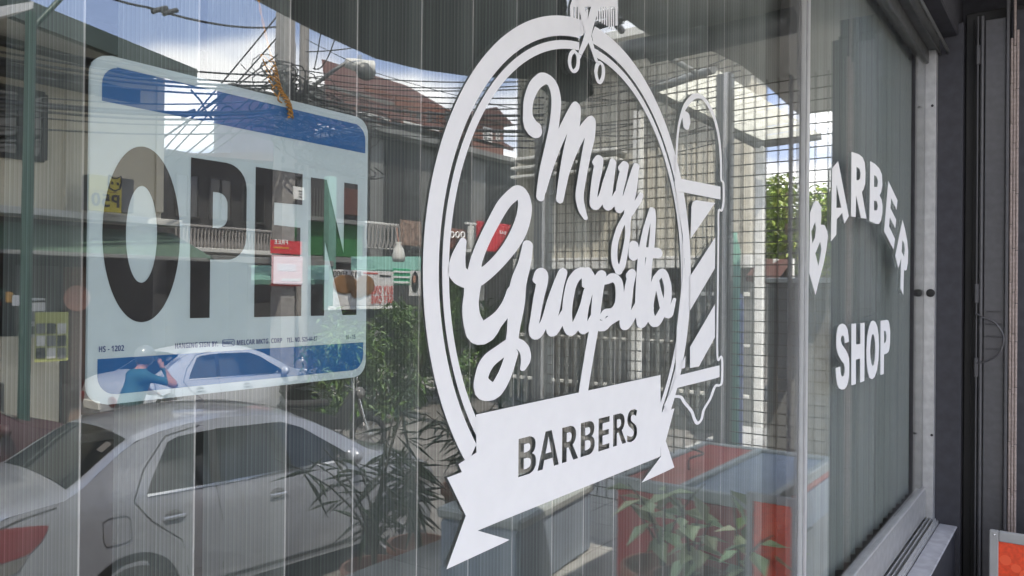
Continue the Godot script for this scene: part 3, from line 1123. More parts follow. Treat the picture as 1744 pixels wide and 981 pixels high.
	for k in 7:
		var v := Vector3(5.022, 2.401, 12.3) + Vector3(-.08 * k + .2, .05 * (k % 3), .02 * k)
		var pk := thing("hanging_packet", "small packet hanging in the dark stall", "packet", v, 0.0, "packets hanging in the stall")
		var s := surf()
		cbox(s, Vector3(-.05, -.14, 0), Vector3(.05, .02, .02), .006)
		obj("bag", s, [M.white, M.ochre, M.green_paint, M.red_sign][k % 4], pk)

func street_middle() -> void:
	# tall dark house behind the poles
	var d := thing("dark_timber_house", "dark timber house with a white balustrade balcony over teal awnings", "house")
	var zd: float = 18.0 - .6
	wbox("wall", [Vector3(10.609, 0, zd), Vector3(14.803, 5.928, zd + 5)], M.dark_wall, d)
	var roof := surf()
	prism(roof, PackedVector2Array([Vector2(10.503, 5.753), Vector2(15.23, 5.99 + .1), Vector2(13.032, 6.159)]), flat_xy, zd - .5, zd + 5.2)
	obj("roof", roof, M.rust_roof, d)
	for k in 4: window_in(d, [Vector3(from_porch(float(300 + k * 56), float(300), 18).x, 4.308, zd - .03), Vector3(from_porch(float(338 + k * 56), float(300), 18).x, 5.372, zd - .002)], M.dark_wall, M.glass_dark, 2, 1, .06)
	wbox("balcony_floor", [Vector3(10.257, 3.401, zd - 1.4), Vector3(13.049, 3.502, zd - .001)], M.offwhite, d)
	wbox("balcony_rail", [Vector3(10.01, 3.969, zd - 1.4), Vector3(12.735, 4.025, zd - 1.3)], M.pole, d)
	for k in 30:
		var x := lerpf(10.04, 12.701, k / 29.0)
		var s := surf()
		var y0: float = 3.479
		var y1: float = 3.969
		lathe(s, Vector3(x, y0, zd - 1.35), [Vector2(.03, 0), Vector2(.045, (y1 - y0) * .25), Vector2(.018, (y1 - y0) * .6), Vector2(.035, (y1 - y0))], Basis(), 6)
		obj("baluster", s, M.pole, d)
	wbox("fascia", [Vector3(9.777, 3.156, 15.4), Vector3(14.133, 3.306, 15.55)], M.grey_wall, d)
	var ho := thing("purple_house", "purple painted house with tall white windows behind the poles", "house")
	var zp: float = 22.0 - .6
	wbox("wall", [Vector3(15.121, 0, zp), Vector3(20.91, 9.024, zp + .8)], M.purple, ho)
	wbox("parapet", [Vector3(15.078, 9.024, zp - .1), Vector3(20.971, 9.104, zp + .8)], M.grey_wall, ho)
	for q in [[508, 522, 214, 250], [537, 566, 212, 262], [571, 590, 238, 262], [596, 606, 240, 262]]:
		window_in(ho, [from_porch(float(q[0]), float(q[2]), 22) - Vector3(0, 0, .04), from_porch(float(q[1]), float(q[3] + 18), 22) - Vector3(0, 0, .002)], M.offwhite, M.white, 2, 3, .05)
	# green panelled shop front
	var g := thing("green_shopfront", "green panelled upper shop front with a dark barred window", "house")
	var zg: float = 16.6 - .6
	wbox("wall", [Vector3(13.789, 3.461, zg), Vector3(15.727, 4.483, zg + 2.5)], M.green_wall, g)
	wbox("upper_wall", [Vector3(13.775, 4.499, zg + .3), Vector3(15.71, 5.823, zg + 2.5)], M.dark_wall, g)
	wbox("cornice", [Vector3(13.507, 4.365, zg - .2), Vector3(15.627, 4.476, zg + .29)], M.grey_wall, g)
	wbox("cornice", [Vector3(13.507, 3.293, zg - .2), Vector3(15.627, 3.435, zg + .29)], M.grey_wall, g)
	for k in 9:
		var x := lerpf(13.731, 14.535, k / 8.0)
		wbox("window_bar", [Vector3(x - .012, 4.478, zg + .2), Vector3(x + .012, 5.294, zg + .22)], M.grey_wall, g)
	wbox("post", [Vector3(13.989, 0, zg - .55), Vector3(14.252, 5.533, zg - .35)], M.teal_sheet, g)
	wbox("red_panel", [Vector3(14.979, 5.368, 15.95), Vector3(15.537, 4.634, 15.95) + Vector3(0, 0, .05)], M.rust_roof, g)
	wbox("lower_wall", [Vector3(12.346, 0, zg + .6), Vector3(16.65, 3.303, zg + 2.5)], M.dark_wall, g)
	# teal awnings and pink sun shades
	for q in [[428, 560, 452, 476, 14.6, "teal canvas awning over the dark doorway left of the concrete poles"], [598, 735, 437, 459, 14.2, "pale teal canvas awning above the food banner"]]:
		var t := thing("teal_awning", q[5], "awning")
		var n := 8
		for k in n:
			var s := surf()
			var a := from_porch(lerpf(q[0], q[1], k / float(n)), q[2], q[4])
			var b := from_porch(lerpf(q[0], q[1], (k + 1) / float(n)), q[2], q[4])
			var e := from_porch(lerpf(q[0], q[1], (k + 1) / float(n)), q[3] + (k % 2), q[4] - .9)
			var f := from_porch(lerpf(q[0], q[1], k / float(n)), q[3] + ((k + 1) % 2), q[4] - .9)
			quad(s, a, b, e, f)
			quad(s, f, e, e - Vector3(0, .1, -.01), f - Vector3(0, .1, -.01))
			obj("canvas", s, M.teal_sheet, t)
	var st := surf()
	# two concrete poles
	for k in 2:
		var px: float = [481.5, 514.0][k]
		var pp := thing("concrete_pole", ["thicker square concrete utility pole with paper bills pasted on it", "thinner round concrete utility pole right of the square one"][k], "utility pole", from_porch(px, 497, 13.0 + k * .5) * Vector3(1, 0, 1))
		st = surf()
		if k == 0:
			for i in 4:
				box(st, Vector3(0, 1.25 + 2.5 * i, 0), Vector3(.33 - .02 * i, 2.5, .33 - .02 * i))
		else:
			tube(st, [Vector3(0, 0, 0), Vector3(0, 5, 0), Vector3(0, 9.5, 0)], .13, 14, .095)
		obj("shaft", st, M.pole, pp)
		for i in 3:
			st = surf()
			cbox(st, Vector3(-.20, 4.9 + .62 * i, -.20), Vector3(.20, 4.96 + .62 * i, -.165 if k == 0 else .15), .006)
			obj("band", st, M.steel_grey, pp)
		for i in 4:
			st = surf()
			lathe(st, Vector3(-.2 + .13 * i, 5.05 + .5 * (i % 3), -.22), [Vector2(.0, 0), Vector2(.035, 0), Vector2(.045, .05), Vector2(.025, .07), Vector2(.04, .1), Vector2(.0, .12)], Basis(), 8)
			obj("insulator", st, M.wire, pp)
	var bill := thing("red_bill", "red and pink paper bill with large white letters pasted on the concrete pole", "poster", Vector3.ZERO)
	wbox("upper_sheet", [Vector3(9.66, 3.508, 12.15), Vector3(10.417, 3.244, 12.15) + Vector3(0, 0, .012)], M.red_sign, bill)
	wbox("lower_sheet", [Vector3(9.692, 3.213, 12.15), Vector3(10.441, 2.617, 12.15) + Vector3(0, 0, .012)], mat(c(.66, .42, .45), .6), bill)
	wbox("strip", [Vector3(9.664, 2.665, 12.14), Vector3(10.433, 2.605, 12.14) + Vector3(0, 0, .009)], M.dark_red, bill)
	sign_text("FREE", Vector3(9.902, 3.476, 12.14), .32, .09, M.text_white, bill, "word")
	wbox("printed_band", [Vector3(9.727, 3.374, 12.145), Vector3(10.092, 3.347, 12.145) + Vector3(0, 0, .004)], M.ochre, bill)
	wbox("printed_band", [Vector3(9.814, 3.046, 12.145), Vector3(10.271, 2.909, 12.145) + Vector3(0, 0, .004)], mat(c(.62, .55, .6), .6), bill)
	wbox("printed_band", [Vector3(9.93, 2.761, 12.145), Vector3(10.391, 2.711, 12.145) + Vector3(0, 0, .004)], M.banner, bill)
	var paper := thing("white_notice", "small white notice with a grey grid hanging beside the concrete pole", "notice", Vector3.ZERO)
	wbox("sheet", [Vector3(10.155, 4.598, 12.1), Vector3(10.421, 4.344, 12.1) + Vector3(0, 0, .01)], M.white, paper)
	for k in 3: wbox("line", [from_porch(float(509), float(324 + k * 5), 12.69), from_porch(float(515), float(327 + k * 5), 12.69) + Vector3(0, 0, .004)], M.grey_wall, paper)
	# street lamp
	var lamp := thing("street_lamp", "grey cobra head street lamp on a thin curved arm", "street lamp", Vector3(10.837, 6.658, 12.7))
	var o := Vector3(10.837, 6.658, 12.7)
	st = surf()
	tube(st, catmull([Vector3.ZERO, Vector3(11.136, 6.966, 12.5) - o, Vector3(11.361, 7.224, 12.3) - o, Vector3(11.631, 7.436, 12.2) - o]), .04, 8)
	obj("arm", st, M.aluminium_dull, lamp)
	st = surf()
	var h0 := Vector3(11.565, 7.407, 12.2) - o
	var h1 := Vector3(12.103, 7.373, 11.9) - o
	tube(st, [h0, h0.lerp(h1, .15), h0.lerp(h1, .3), h0.lerp(h1, .75), h1], .10, 10, .16)
	obj("housing", st, M.offwhite, lamp)
	st = surf()
	ball(st, h0.lerp(h1, .72) - Vector3(0, .1, 0), Vector3(.26, .2, .18), 14, 8)
	obj("lens", st, M.aluminium_dull, lamp)
	st = surf()
	lathe(st, h0.lerp(h1, .5) + Vector3(0, .12, 0), [Vector2(.05, 0), Vector2(.05, .1), Vector2(.001, .12)], Basis(), 10)
	obj("sensor", st, M.blue_grey, lamp)
	# brown houses up the slope
	var br := thing("brown_hill_house", "large brown house with rust red stepped roofs beyond the street", "house")
	var zb: float = 25.0 - .6
	wbox("wall", [Vector3(21.731, 0, zb), Vector3(30.885, 10.942, zb + 8)], M.grey_wall, br)
	for q in [[556, 875, 162, 135, 2.0, 0], [590, 880, 222, 198, 1.5, 1]]:
		st = surf()
		var a := from_porch(q[0], q[2] + 6, 24.0)
		var b := from_porch(q[1], q[2] + 30, 24.0)
		b.y = a.y
		var r := from_porch((q[0] + q[1]) * .46, q[3], 28.0)
		quad(st, a, Vector3(lerpf(a.x, b.x, .25), r.y, r.z), Vector3(lerpf(a.x, b.x, .7), r.y, r.z), b)
		quad(st, a, b, b + Vector3(0, -.18, 0), a + Vector3(0, -.18, 0))
		quad(st, b, Vector3(lerpf(a.x, b.x, .7), r.y, r.z), b + Vector3(0, 0, 8), b + Vector3(0, 0, 8))
		obj("roof", st, M.rust_roof, br)
	wbox("orange_wall", [Vector3(25.23, 10.71, 24), Vector3(29.93, 11.23, 24) + Vector3(0, 0, .1)], M.brown, br)
	wbox("orange_wall", [Vector3(27.165, 10.914, 23.9), Vector3(30.285, 9.95, 23.9) + Vector3(0, 0, .08)], M.brown, br)
	wbox("orange_wall", [Vector3(23.257, 11.151, 23.9), Vector3(24.868, 10.934, 23.9) + Vector3(0, 0, .08)], M.brown, br)
	for k in 5: window_in(br, [from_porch(636 + k * 30, 186, 24.4), from_porch(658 + k * 30, 214, 24.4) + Vector3(0, 0, .03)], M.brown, M.glass_dark, 2, 1, .07)
	wbox("veranda_rail", [Vector3(21.66, 9.595, 22.8), Vector3(23.625, 9.699, 22.8) + Vector3(0, 0, .06)], M.offwhite, br)
	wbox("veranda_rail", [Vector3(24.47, 9.679, 22.8), Vector3(26.741, 9.769, 22.8) + Vector3(0, 0, .06)], M.offwhite, br)
	for k in 8: wbox("veranda_post", [from_porch(604 + k * 20.0, 178, 23.4), from_porch(606 + k * 20.0, 214, 23.4) + Vector3(0, 0, .06)], M.brown, br)
	# small brick house with white windows
	var sb := thing("small_brick_house", "small red brick house with white sash windows right of the brown house", "house")
	var zs: float = 24.0 - .6
	wbox("wall", [Vector3(29.93, 0, zs), Vector3(32.425, 11.101, zs + 5)], M.brown, sb)
	st = surf()
	prism(st, PackedVector2Array([Vector2(29.561, 10.985), Vector2(32.928, 11.072), Vector2(31.421, 11.749)]), flat_xy, zs - .3, zs + 5.2)
	obj("roof", st, M.rust_roof, sb)
	window_in(sb, [Vector3(30.652, 10.647, 23.35), Vector3(31.331, 10.002, 23.35) + Vector3(0, 0, .03)], M.white, M.grey_wall, 2, 3, .06)
	window_in(sb, [Vector3(31.712, 10.655, 23.35), Vector3(31.967, 10.162, 23.35) + Vector3(0, 0, .03)], M.white, M.grey_wall, 1, 2, .06)
	# dark shop row under them
	var row := thing("dark_shop_row", "row of dark grey shop fronts with signs behind the shrubs", "building")
	var zr: float = 19.0 - .6
	wbox("wall", [Vector3(18.078, 0, zr), Vector3(28.812, 7.809, zr + 4)], M.dark_wall, row)
	wbox("roof_edge", [Vector3(17.962, 7.722, zr - .5), Vector3(28.886, 7.917, zr + 4)], M.grey_wall, row)
	for k in 10: wbox("plank", [Vector3(from_porch(float(630 + k * 29), float(300), 19).x, .2, zr - .03), Vector3(from_porch(float(652 + k * 29), float(300), 19).x, 7.593, zr - .002)], M.grey_wall if k % 3 == 0 else M.dark_wall, row)
	# ornate white railing
	var rl := thing("ornate_railing", "ornate white wrought iron balcony railing of looped bars", "railing")
	wbox("top_rail", [Vector3(15.622, 4.434, 15.8), Vector3(16.994, 4.503, 15.8) + Vector3(0, 0, .04)], M.offwhite, rl)
	wbox("bottom_rail", [Vector3(15.632, 3.738, 15.8), Vector3(17.004, 3.772, 15.8) + Vector3(0, 0, .04)], M.offwhite, rl)
	for k in 9:
		var cx := 625.0 + k * 6.6
		st = surf()
		var pts := []
		for i in 13:
			var a := TAU * i / 12
			pts.append(from_porch(cx + 3.0 * sin(a), 402 + 20 * cos(a) * 1.0 - 3.0 * sin(2 * a), 16.4))
		tube(st, pts, .022, 5)
		obj("loop", st, M.pole, rl)
	var sg := thing("red_shop_sign", "red shop sign with short white lettering", "sign", Vector3.ZERO)
	wbox("board", [Vector3(21.763, 5.016, 16.6), Vector3(23.827, 3.973, 16.6) + Vector3(0, 0, .08)], M.red_sign, sg)
	sign_text("EAT", Vector3(23.159, 4.693, 16.55), .42, .12, M.text_white, sg, "word")
	var sg2 := thing("ochre_sign", "ochre yellow sign panel left of the pale screen post", "sign", Vector3.ZERO)
	wbox("board", [Vector3(22.461, 4.994, 14.9), Vector3(25.047, 4.89, 14.9) + Vector3(0, 0, .08)], M.ochre, sg2)
	wbox("side_board", [Vector3(22.466, 4.69, 14.9), Vector3(22.945, 4.29, 14.9) + Vector3(0, 0, .08)], M.ochre, sg2)
	var sc := thing("grey_cut_out_sign", "tall grey cut-out letter sign standing between the shops", "sign", Vector3.ZERO)
	for q in [[795, 812, 378, 384], [800, 807, 384, 424], [795, 812, 424, 431]]:
		wbox("bar", [from_porch(q[0], q[2], 16.8), from_porch(q[1], q[3], 16.8) + Vector3(0, 0, .1)], M.offwhite, sc)
	var wd := thing("white_letters_sign", "brown sign board with rounded white letters", "sign", Vector3.ZERO)
	wbox("board", [Vector3(19.947, 4.631, 16.4), Vector3(20.881, 3.937, 16.4) + Vector3(0, 0, .06)], M.brown, wd)
	for k in 3:
		st = surf()
		var lp := []
		for i in 13: lp.append(from_porch(770 + k * 9.0 + 3.0 * cos(TAU * i / 12), 400 + 5.0 * sin(TAU * i / 12), 16.95))
		tube(st, lp, .03, 5)
		obj("round_letter", st, M.text_white, wd)
	var pic := thing("painted_board", "weathered painted board with pale pink and brown patches", "sign", Vector3.ZERO)
	wbox("board", [Vector3(18.107, 4.776, 16.8), Vector3(19.075, 3.974, 16.8) + Vector3(0, 0, .06)], rough_mat(c(.25, .17, .13), .7, 1.0, .8, 0.0, 41), pic)
	# food banner
	var bn := thing("food_banner", "long white food banner with a telephone number and red offer lettering", "banner", Vector3.ZERO)
	wbox("sheet", [Vector3(10.945, 2.96, 11.8), Vector3(12.689, 2.212, 11.8) + Vector3(0, 0, .015)], M.banner, bn)
	sign_text("812-1000", Vector3(11.31, 2.872, 11.78), .78, .13, M.text_black, bn, "number")
	wbox("printed_band", [Vector3(11.766, 2.92, 11.79), Vector3(12.199, 2.893, 11.79) + Vector3(0, 0, .004)], M.text_red, bn)
	sign_text("BUY ONE", Vector3(12.318, 2.549, 11.78), .66, .19, M.text_red, bn, "offer")
	sign_text("GET ONE", Vector3(12.321, 2.343, 11.78), .66, .17, M.text_red, bn, "offer")
	wbox("printed_band", [Vector3(12.252, 2.881, 11.79), Vector3(12.596, 2.837, 11.79) + Vector3(0, 0, .004)], M.dark_wall, bn)
	for q in [[588, 484, .34, .20], [622, 486, .28, .22], [610, 500, .2, .1]]:
		st = surf()
		ball(st, from_porch(q[0], q[1], 12.38), Vector3(q[2], q[3], .01), 16, 8)
		obj("printed_dish", st, mat(c(.20, .10, .035), .6), bn)
	wbox("bottom_bar", [Vector3(10.831, 2.204, 11.8), Vector3(12.914, 2.13, 11.8) + Vector3(0, 0, .04)], M.white, bn)
	wbox("base_board", [Vector3(10.919, 2.141, 11.9), Vector3(13.178, 1.669, 11.9) + Vector3(0, 0, .2)], M.dark_wall, bn)
	var gs := thing("green_striped_sign", "small green sign with white stripes beside the food banner", "sign", Vector3.ZERO)
	wbox("board", [Vector3(12.779, 3.038, 11.9), Vector3(13.338, 2.663, 11.9) + Vector3(0, 0, .03)], M.green_sign, gs)
	for k in 3: wbox("stripe", [from_porch(671, 461 + k * 9.0, 12.48), from_porch(698, 465 + k * 9.0, 12.48) + Vector3(0, 0, .01)], M.white, gs)
	var pw := thing("portrait_poster", "narrow poster with a printed portrait of a long haired woman", "poster", Vector3.ZERO)
	wbox("sheet", [Vector3(13.401, 3.003, 12), Vector3(13.912, 2.419, 12) + Vector3(0, 0, .015)], M.banner, pw)
	st = surf()
	ball(st, Vector3(13.581, 2.748, 11.98), Vector3(.12, .24, .008), 14, 8)
	obj("printed_hair", st, M.black, pw)
	st = surf()
	ball(st, Vector3(13.544, 2.802, 11.965), Vector3(.055, .09, .008), 14, 8)
	obj("printed_face", st, M.skin, pw)
	var sk := thing("white_sack", "white sack hanging in front of the teal awning", "sack", Vector3(13.357, 3.401, 12.3))
	st = surf()
	lathe(st, Vector3(0, -.2, 0), [Vector2(.001, 0), Vector2(.14, .01), Vector2(.16, .12), Vector2(.12, .3), Vector2(.05, .42), Vector2(.07, .47), Vector2(.001, .46)], Basis(), 14)
	obj("bag", st, M.offwhite, sk)
	st = surf()
	tube(st, [Vector3(0, .22, 0), Vector3(-.02, .6, .05)], .015, 6)
	obj("cord", st, M.cloth_pink, sk)

func street_right() -> void:
	# cream house that fills the mesh screen
	var h := thing("cream_house", "cream painted house with grooved cladding seen through the mesh screen", "house")
	var x := 13.5
	var z1: float = 9.042
	wbox("wall", [Vector3(x, 3.0, 4.05), Vector3(x + .8, 7.193, z1)], M.cream, h)
	wbox("lower_wall", [Vector3(x + .3, 0, 4.05), Vector3(x + .8, 3.0, z1)], M.grey_wall, h)
	for k in 22:
		var z := lerpf(4.15, z1 - .1, k / 21.0)
		wbox("cladding_strip", [Vector3(x - .03, 3.0, z), Vector3(x - .001, 7.193 - .1, z + .06)], M.cream, h)
	wbox("floor_band", [Vector3(x - .12, 3.0, 4.0), Vector3(x + .299, 3.22, z1)], M.offwhite, h)
	wbox("eave", [Vector3(x - .7, 7.193, 3.6), Vector3(x + 1.2, 7.193 + .16, z1 + .3)], M.offwhite, h)
	for k in 3: wbox("balcony_slab", [Vector3(x - .5, 5.2 - .18 * k, z1 - 2.6), Vector3(x - .002 - .15 * k, 5.26 - .18 * k, z1 - .2)], M.offwhite, h)
	var gate := thing("white_slat_gate", "grey upright slat gate with pale rails in the lower wall of the cream house", "gate")
	for k in 26:
		var z := 4.2 + k * .2
		wbox("slat", [Vector3(x + .1, .3, z), Vector3(x + .14, 2.6, z + .06)], M.grey_wall, gate)
	for y in [.7, 1.6, 2.5]: wbox("rail", [Vector3(x + .141, y, 4.1), Vector3(x + .17, y + .07, 9.4)], M.offwhite, gate)
	var st := surf()
	var drum := thing("teal_gas_bottle", "slim tall teal gas cylinder standing behind the mesh screen", "gas cylinder", Vector3(6.847, 2.861, 1.9) * Vector3(1, 0, 1))
	st = surf()
	lathe(st, Vector3.ZERO, [Vector2(.001, 0), Vector2(.055, .02), Vector2(.055, 3.044 - .12), Vector2(.025, 3.044), Vector2(.025, 3.096), Vector2(.001, 3.096)], Basis(), 16)
	obj("cylinder", st, M.teal_sheet, drum)
	var bl := thing("blue_barrel", "narrow blue plastic barrel beside the wide aluminium screen post", "barrel", Vector3(7.906, 2.306, 2.3) * Vector3(1, 0, 1))
	st = surf()
	lathe(st, Vector3.ZERO, [Vector2(.001, 0), Vector2(.10, .0), Vector2(.11, .5), Vector2(.11, 2.457 - .05), Vector2(.10, 2.547), Vector2(.001, 2.547)], Basis(), 20)
	obj("drum", st, M.blue, bl)
	var ra := thing("red_stall_roof", "small red sheet roof with dark openings under it beyond the mesh screen", "stall")
	for k in 6:
		st = surf()
		var p0 := Vector3(13.308, 3.148, 3.8)
		var p1 := Vector3(12.088, 3.067, 2.9)
		var u0 := p0.lerp(p1, k / 6.0)
		var u1 := p0.lerp(p1, (k + .97) / 6.0)
		var sl := Vector3(-.7, -.30, 0)
		quad(st, u0, u1, u1 + sl, u0 + sl)
		quad(st, u0 + sl, u1 + sl, u1 + sl - Vector3(0, .1, 0), u0 + sl - Vector3(0, .1, 0))
		obj("sheet", st, M.rust_roof, ra)
	for e in [Vector3(13.068, 3.019, 3.7), Vector3(12.531, 2.997, 3.3), Vector3(11.972, 2.975, 2.9)]:
		st = surf()
		cbox(st, Vector3(e.x - .04, 0, e.z - .04), Vector3(e.x + .04, e.y + .1, e.z + .04), .006)
		obj("post", st, M.offwhite, ra)
	tree("leafy_street_tree", "bright green leafy tree behind the mesh screen", Vector3(18.5, 0, 4.9), 1.7, 4.2, 3.0, M.leaf_light, 1500)
	tree("far_garden_tree", "darker green tree farther down the street beyond the screen", Vector3(27.0, 0, 9.0), 2.2, 4.6, 4.0, M.leaf, 1000)
	var fa := thing("far_grey_house", "pale grey house at the far end of the street behind the trees", "house")
	wbox("wall", [Vector3(32, 0, -4), Vector3(38, 4.6, 12)], M.grey_wall, fa)
	wbox("roof", [Vector3(31.3, 4.6, -4.5), Vector3(38.5, 4.9, 12.5)], M.offwhite, fa)
	for k in 5: wbox("window", [Vector3(31.95, 2.2, -2.5 + k * 2.6), Vector3(31.998, 3.6, -1.2 + k * 2.6)], M.glass_dark, fa, .004)

func from_porch(px: float, py: float, dist: float) -> Vector3:     # a place across the road, dist metres in front of the shop, by its bearing and height from the porch
	var f := 1343.0
	var r := Vector3(0.811057, 0.004102, -0.584953) + Vector3(0.5849, 0.009512, 0.81105) * ((px - 872.0) / f) + Vector3(-0.00889, 0.999946, -0.005316) * ((490.5 - py) / f)
	var p := r * (dist / -r.z)
	return Vector3(p.x, p.y + EYE.y, dist - EYE.z)

func leaves_mesh(l: float, w: float) -> ArrayMesh:
	var st := surf()
	quad(st, Vector3(0, 0, 0), Vector3(-w / 2, .12 * w, l * .45), Vector3(0, -.1 * l, l), Vector3(0, -.02 * l, l * .5))
	quad(st, Vector3(0, 0, 0), Vector3(0, -.02 * l, l * .5), Vector3(0, -.1 * l, l), Vector3(w / 2, .12 * w, l * .45))
	return done(st)

func tree(called: String, label: String, at: Vector3, radius: float, height: float, trunk_to: float, m: Material, n: int) -> void:
	var t := thing(called, label, "tree", at)
	var st := surf()
	tube(st, catmull([Vector3.ZERO, Vector3(.06, trunk_to * .5, .04), Vector3(-.03, trunk_to, 0), Vector3(.05, height + radius * .5, .05)]), .14, 8, .03)
	for k in 6:
		var a := TAU * k / 6.0 + .3
		tube(st, [Vector3(0, trunk_to * .8, 0), Vector3(cos(a) * radius * .35, trunk_to + radius * .2, sin(a) * radius * .35), Vector3(cos(a) * radius * .75, height + radius * .25 * sin(k * 2.0), sin(a) * radius * .75)], .05, 6, .012)
	obj("trunk", st, M.bark, t)
	var clumps := []
	for k in 26:
		var d := Vector3(rng.randfn(), rng.randfn() * .75, rng.randfn()).normalized() * radius * (.45 + .5 * rng.randf())
		clumps.append([Vector3(0, height, 0) + d, radius * (.2 + .2 * rng.randf()), .6 + .75 * rng.randf()])
	foliage(t, "crown", clumps, n * 6, leaves_mesh(.17, .09), m)

func foliage(parent: Node, called: String, clumps: Array, n: int, leaf: Mesh, m: Material) -> void:
	var mm := MultiMesh.new()
	mm.transform_format = MultiMesh.TRANSFORM_3D
	mm.use_colors = true
	mm.mesh = leaf
	mm.instance_count = n
	for i in n:
		var cl: Array = clumps[i % clumps.size()]
		var d: Vector3 = Vector3(rng.randfn(), rng.randfn(), rng.randfn()).normalized() * cl[1] * pow(rng.randf(), .4)
		var b := Basis.from_euler(Vector3(rng.randf_range(-.5, 1.0), rng.randf() * TAU, rng.randf_range(-.5, .5))).scaled(Vector3.ONE * rng.randf_range(.7, 1.3))
		mm.set_instance_transform(i, Transform3D(b, cl[0] + d))
		var t: float = cl[2] * rng.randf_range(.75, 1.25)
		mm.set_instance_color(i, Color(t * rng.randf_range(.9, 1.2), t, t * .85))
	var o := MultiMeshInstance3D.new()
	o.name = called
	o.multimesh = mm
	var lm: StandardMaterial3D = m.duplicate()
	lm.vertex_color_use_as_albedo = true
	o.material_override = lm
	parent.add_child(o, true)
	o.set_meta("kind", "stuff")

# ---------------------------------------------------------------- vehicles
func wheel(parent: Node, at: Vector3, r: float, w: float) -> void:
	var s := -1.0 if at.z < 0 else 1.0
	var ax := Basis(Vector3(1, 0, 0), Vector3(0, 0, s), Vector3(0, -s, 0))
	var st := surf()
	lathe(st, at, [Vector2(r * .62, w * .5), Vector2(r * .9, w * .5), Vector2(r, w * .36), Vector2(r, -w * .36), Vector2(r * .9, -w * .5), Vector2(r * .62, -w * .5)], ax, 28)
	var t := obj("wheel", st, M.tyre, parent)
	st = surf()
	lathe(st, at, [Vector2(r * .62, w * .46), Vector2(r * .56, w * .34), Vector2(.001, w * .30)], ax, 28)
	obj("well", st, M.black, t)
	st = surf()
	for k in 7:
		var a := TAU * k / 7
		box(st, at + Vector3(cos(a) * r * .36, sin(a) * r * .36, s * w * .4), Vector3(r * .5, r * .13, .02), Basis(Vector3(0, 0, 1), a))
	lathe(st, at, [Vector2(r * .64, w * .48), Vector2(r * .56, w * .46), Vector2(r * .56, w * .36)], ax, 28)
	lathe(st, at, [Vector2(.001, w * .46), Vector2(r * .14, w * .45), Vector2(r * .16, w * .34)], ax, 16)
	obj("rim", st, M.rim, t)

var sil := [[.20, .24, -.04], [.18, .42, -.13], [.17, .62, -.15], [.17, .86, -.12], [.22, 1.02, -.08], [.34, 1.075, -.05], [.52, 1.10, -.02], [.70, 1.12, .0], [.82, 1.19, .0], [.95, 1.28, .0], [1.08, 1.365, .0], [1.20, 1.43, .0], [1.38, 1.475, 0], [1.6, 1.505, 0], [1.85, 1.52, 0], [2.1, 1.515, 0], [2.35, 1.495, 0], [2.58, 1.455, 0], [2.76, 1.38, .01], [2.95, 1.28, .02], [3.12, 1.18, .03], [3.28, 1.085, .04], [3.45, 1.04, .04], [3.65, .99, .04], [3.85, .93, .05], [4.02, .85, .07], [4.12, .74, .1], [4.15, .6, .14], [4.15, .42, .14], [4.12, .24, .06]]

func car_w(h: float, s: float) -> float:
	var w := .83 - .05 * pow((h - .62) / .42, 2.0) if h <= 1.03 else .782 - (h - 1.03) * .40
	return w - .10 * pow(clampf((.55 - s) / .4, 0, 1), 2.0) - .12 * pow(clampf((s - 3.7) / .45, 0, 1), 2.0)

func car_top(i: float, t: float, lift := 0.0) -> Vector3:       # a point on the strip over the car: i along the silhouette, t across
	var k := mini(int(i), sil.size() - 2)
	var f := i - k
	var s := lerpf(sil[k][0], sil[k + 1][0], f)
	var h := lerpf(sil[k][1], sil[k + 1][1], f)
	var b := lerpf(sil[k][2], sil[k + 1][2], f)
	var q := 1.0 - t * t
	var crown := .045 if h > 1.08 else (.03 if h > .9 else 0.0)
	var edge := pow(absf(t), 10.0)
	var n := Vector2(-(sil[k + 1][1] - sil[k][1]), sil[k + 1][0] - sil[k][0]).normalized()
	return Vector3(s + b * q + n.x * lift - 2.0, h + crown * q - .012 * edge + n.y * lift, t * car_w(h, s))

func car_strip(i0: float, i1: float, ni: int, t0: float, t1: float, nt: int, lift: float) -> SurfaceTool:
	var st := surf()
	st.set_smooth_group(0)
	for i in ni:
		for k in nt:
			var q := []
			for e in [[i, k], [i + 1, k], [i + 1, k + 1], [i, k + 1]]:
				q.append(car_top(lerpf(i0, i1, e[0] / float(ni)), lerpf(t0, t1, e[1] / float(nt)), lift))
			quad(st, q[0], q[1], q[2], q[3])
	return st

func car_side(side: float, s: float, h: float, out := 0.0) -> Vector3:
	return Vector3(s - 2.0, h, side * (car_w(h, s) + out))

func car_panel(side: float, poly: PackedVector2Array, out: float) -> SurfaceTool:
	var st := surf()
	var tri := Geometry2D.triangulate_polygon(poly)
	for i in tri: st.add_vertex(car_side(side, poly[i].x, poly[i].y, out))
	return st

func car_patch(side: float, lower: Array, upper: Array, out: float) -> SurfaceTool:    # a lamp glass that follows the bodywork
	var st := surf()
	st.set_smooth_group(0)
	for i in (lower.size() - 1) * 4:
		for k in 4:
			var q := []
			for e in [[i, k], [i + 1, k], [i + 1, k + 1], [i, k + 1]]:
				var j := mini(e[0] / 4, lower.size() - 2)
				var f: float = e[0] / 4.0 - j
				var a: Vector2 = lower[j].lerp(lower[j + 1], f)
				var b: Vector2 = upper[j].lerp(upper[j + 1], f)
				var m := a.lerp(b, e[1] / 4.0)
				q.append(car_side(side, m.x, m.y, out))
			quad(st, q[0], q[1], q[2], q[3])
	return st

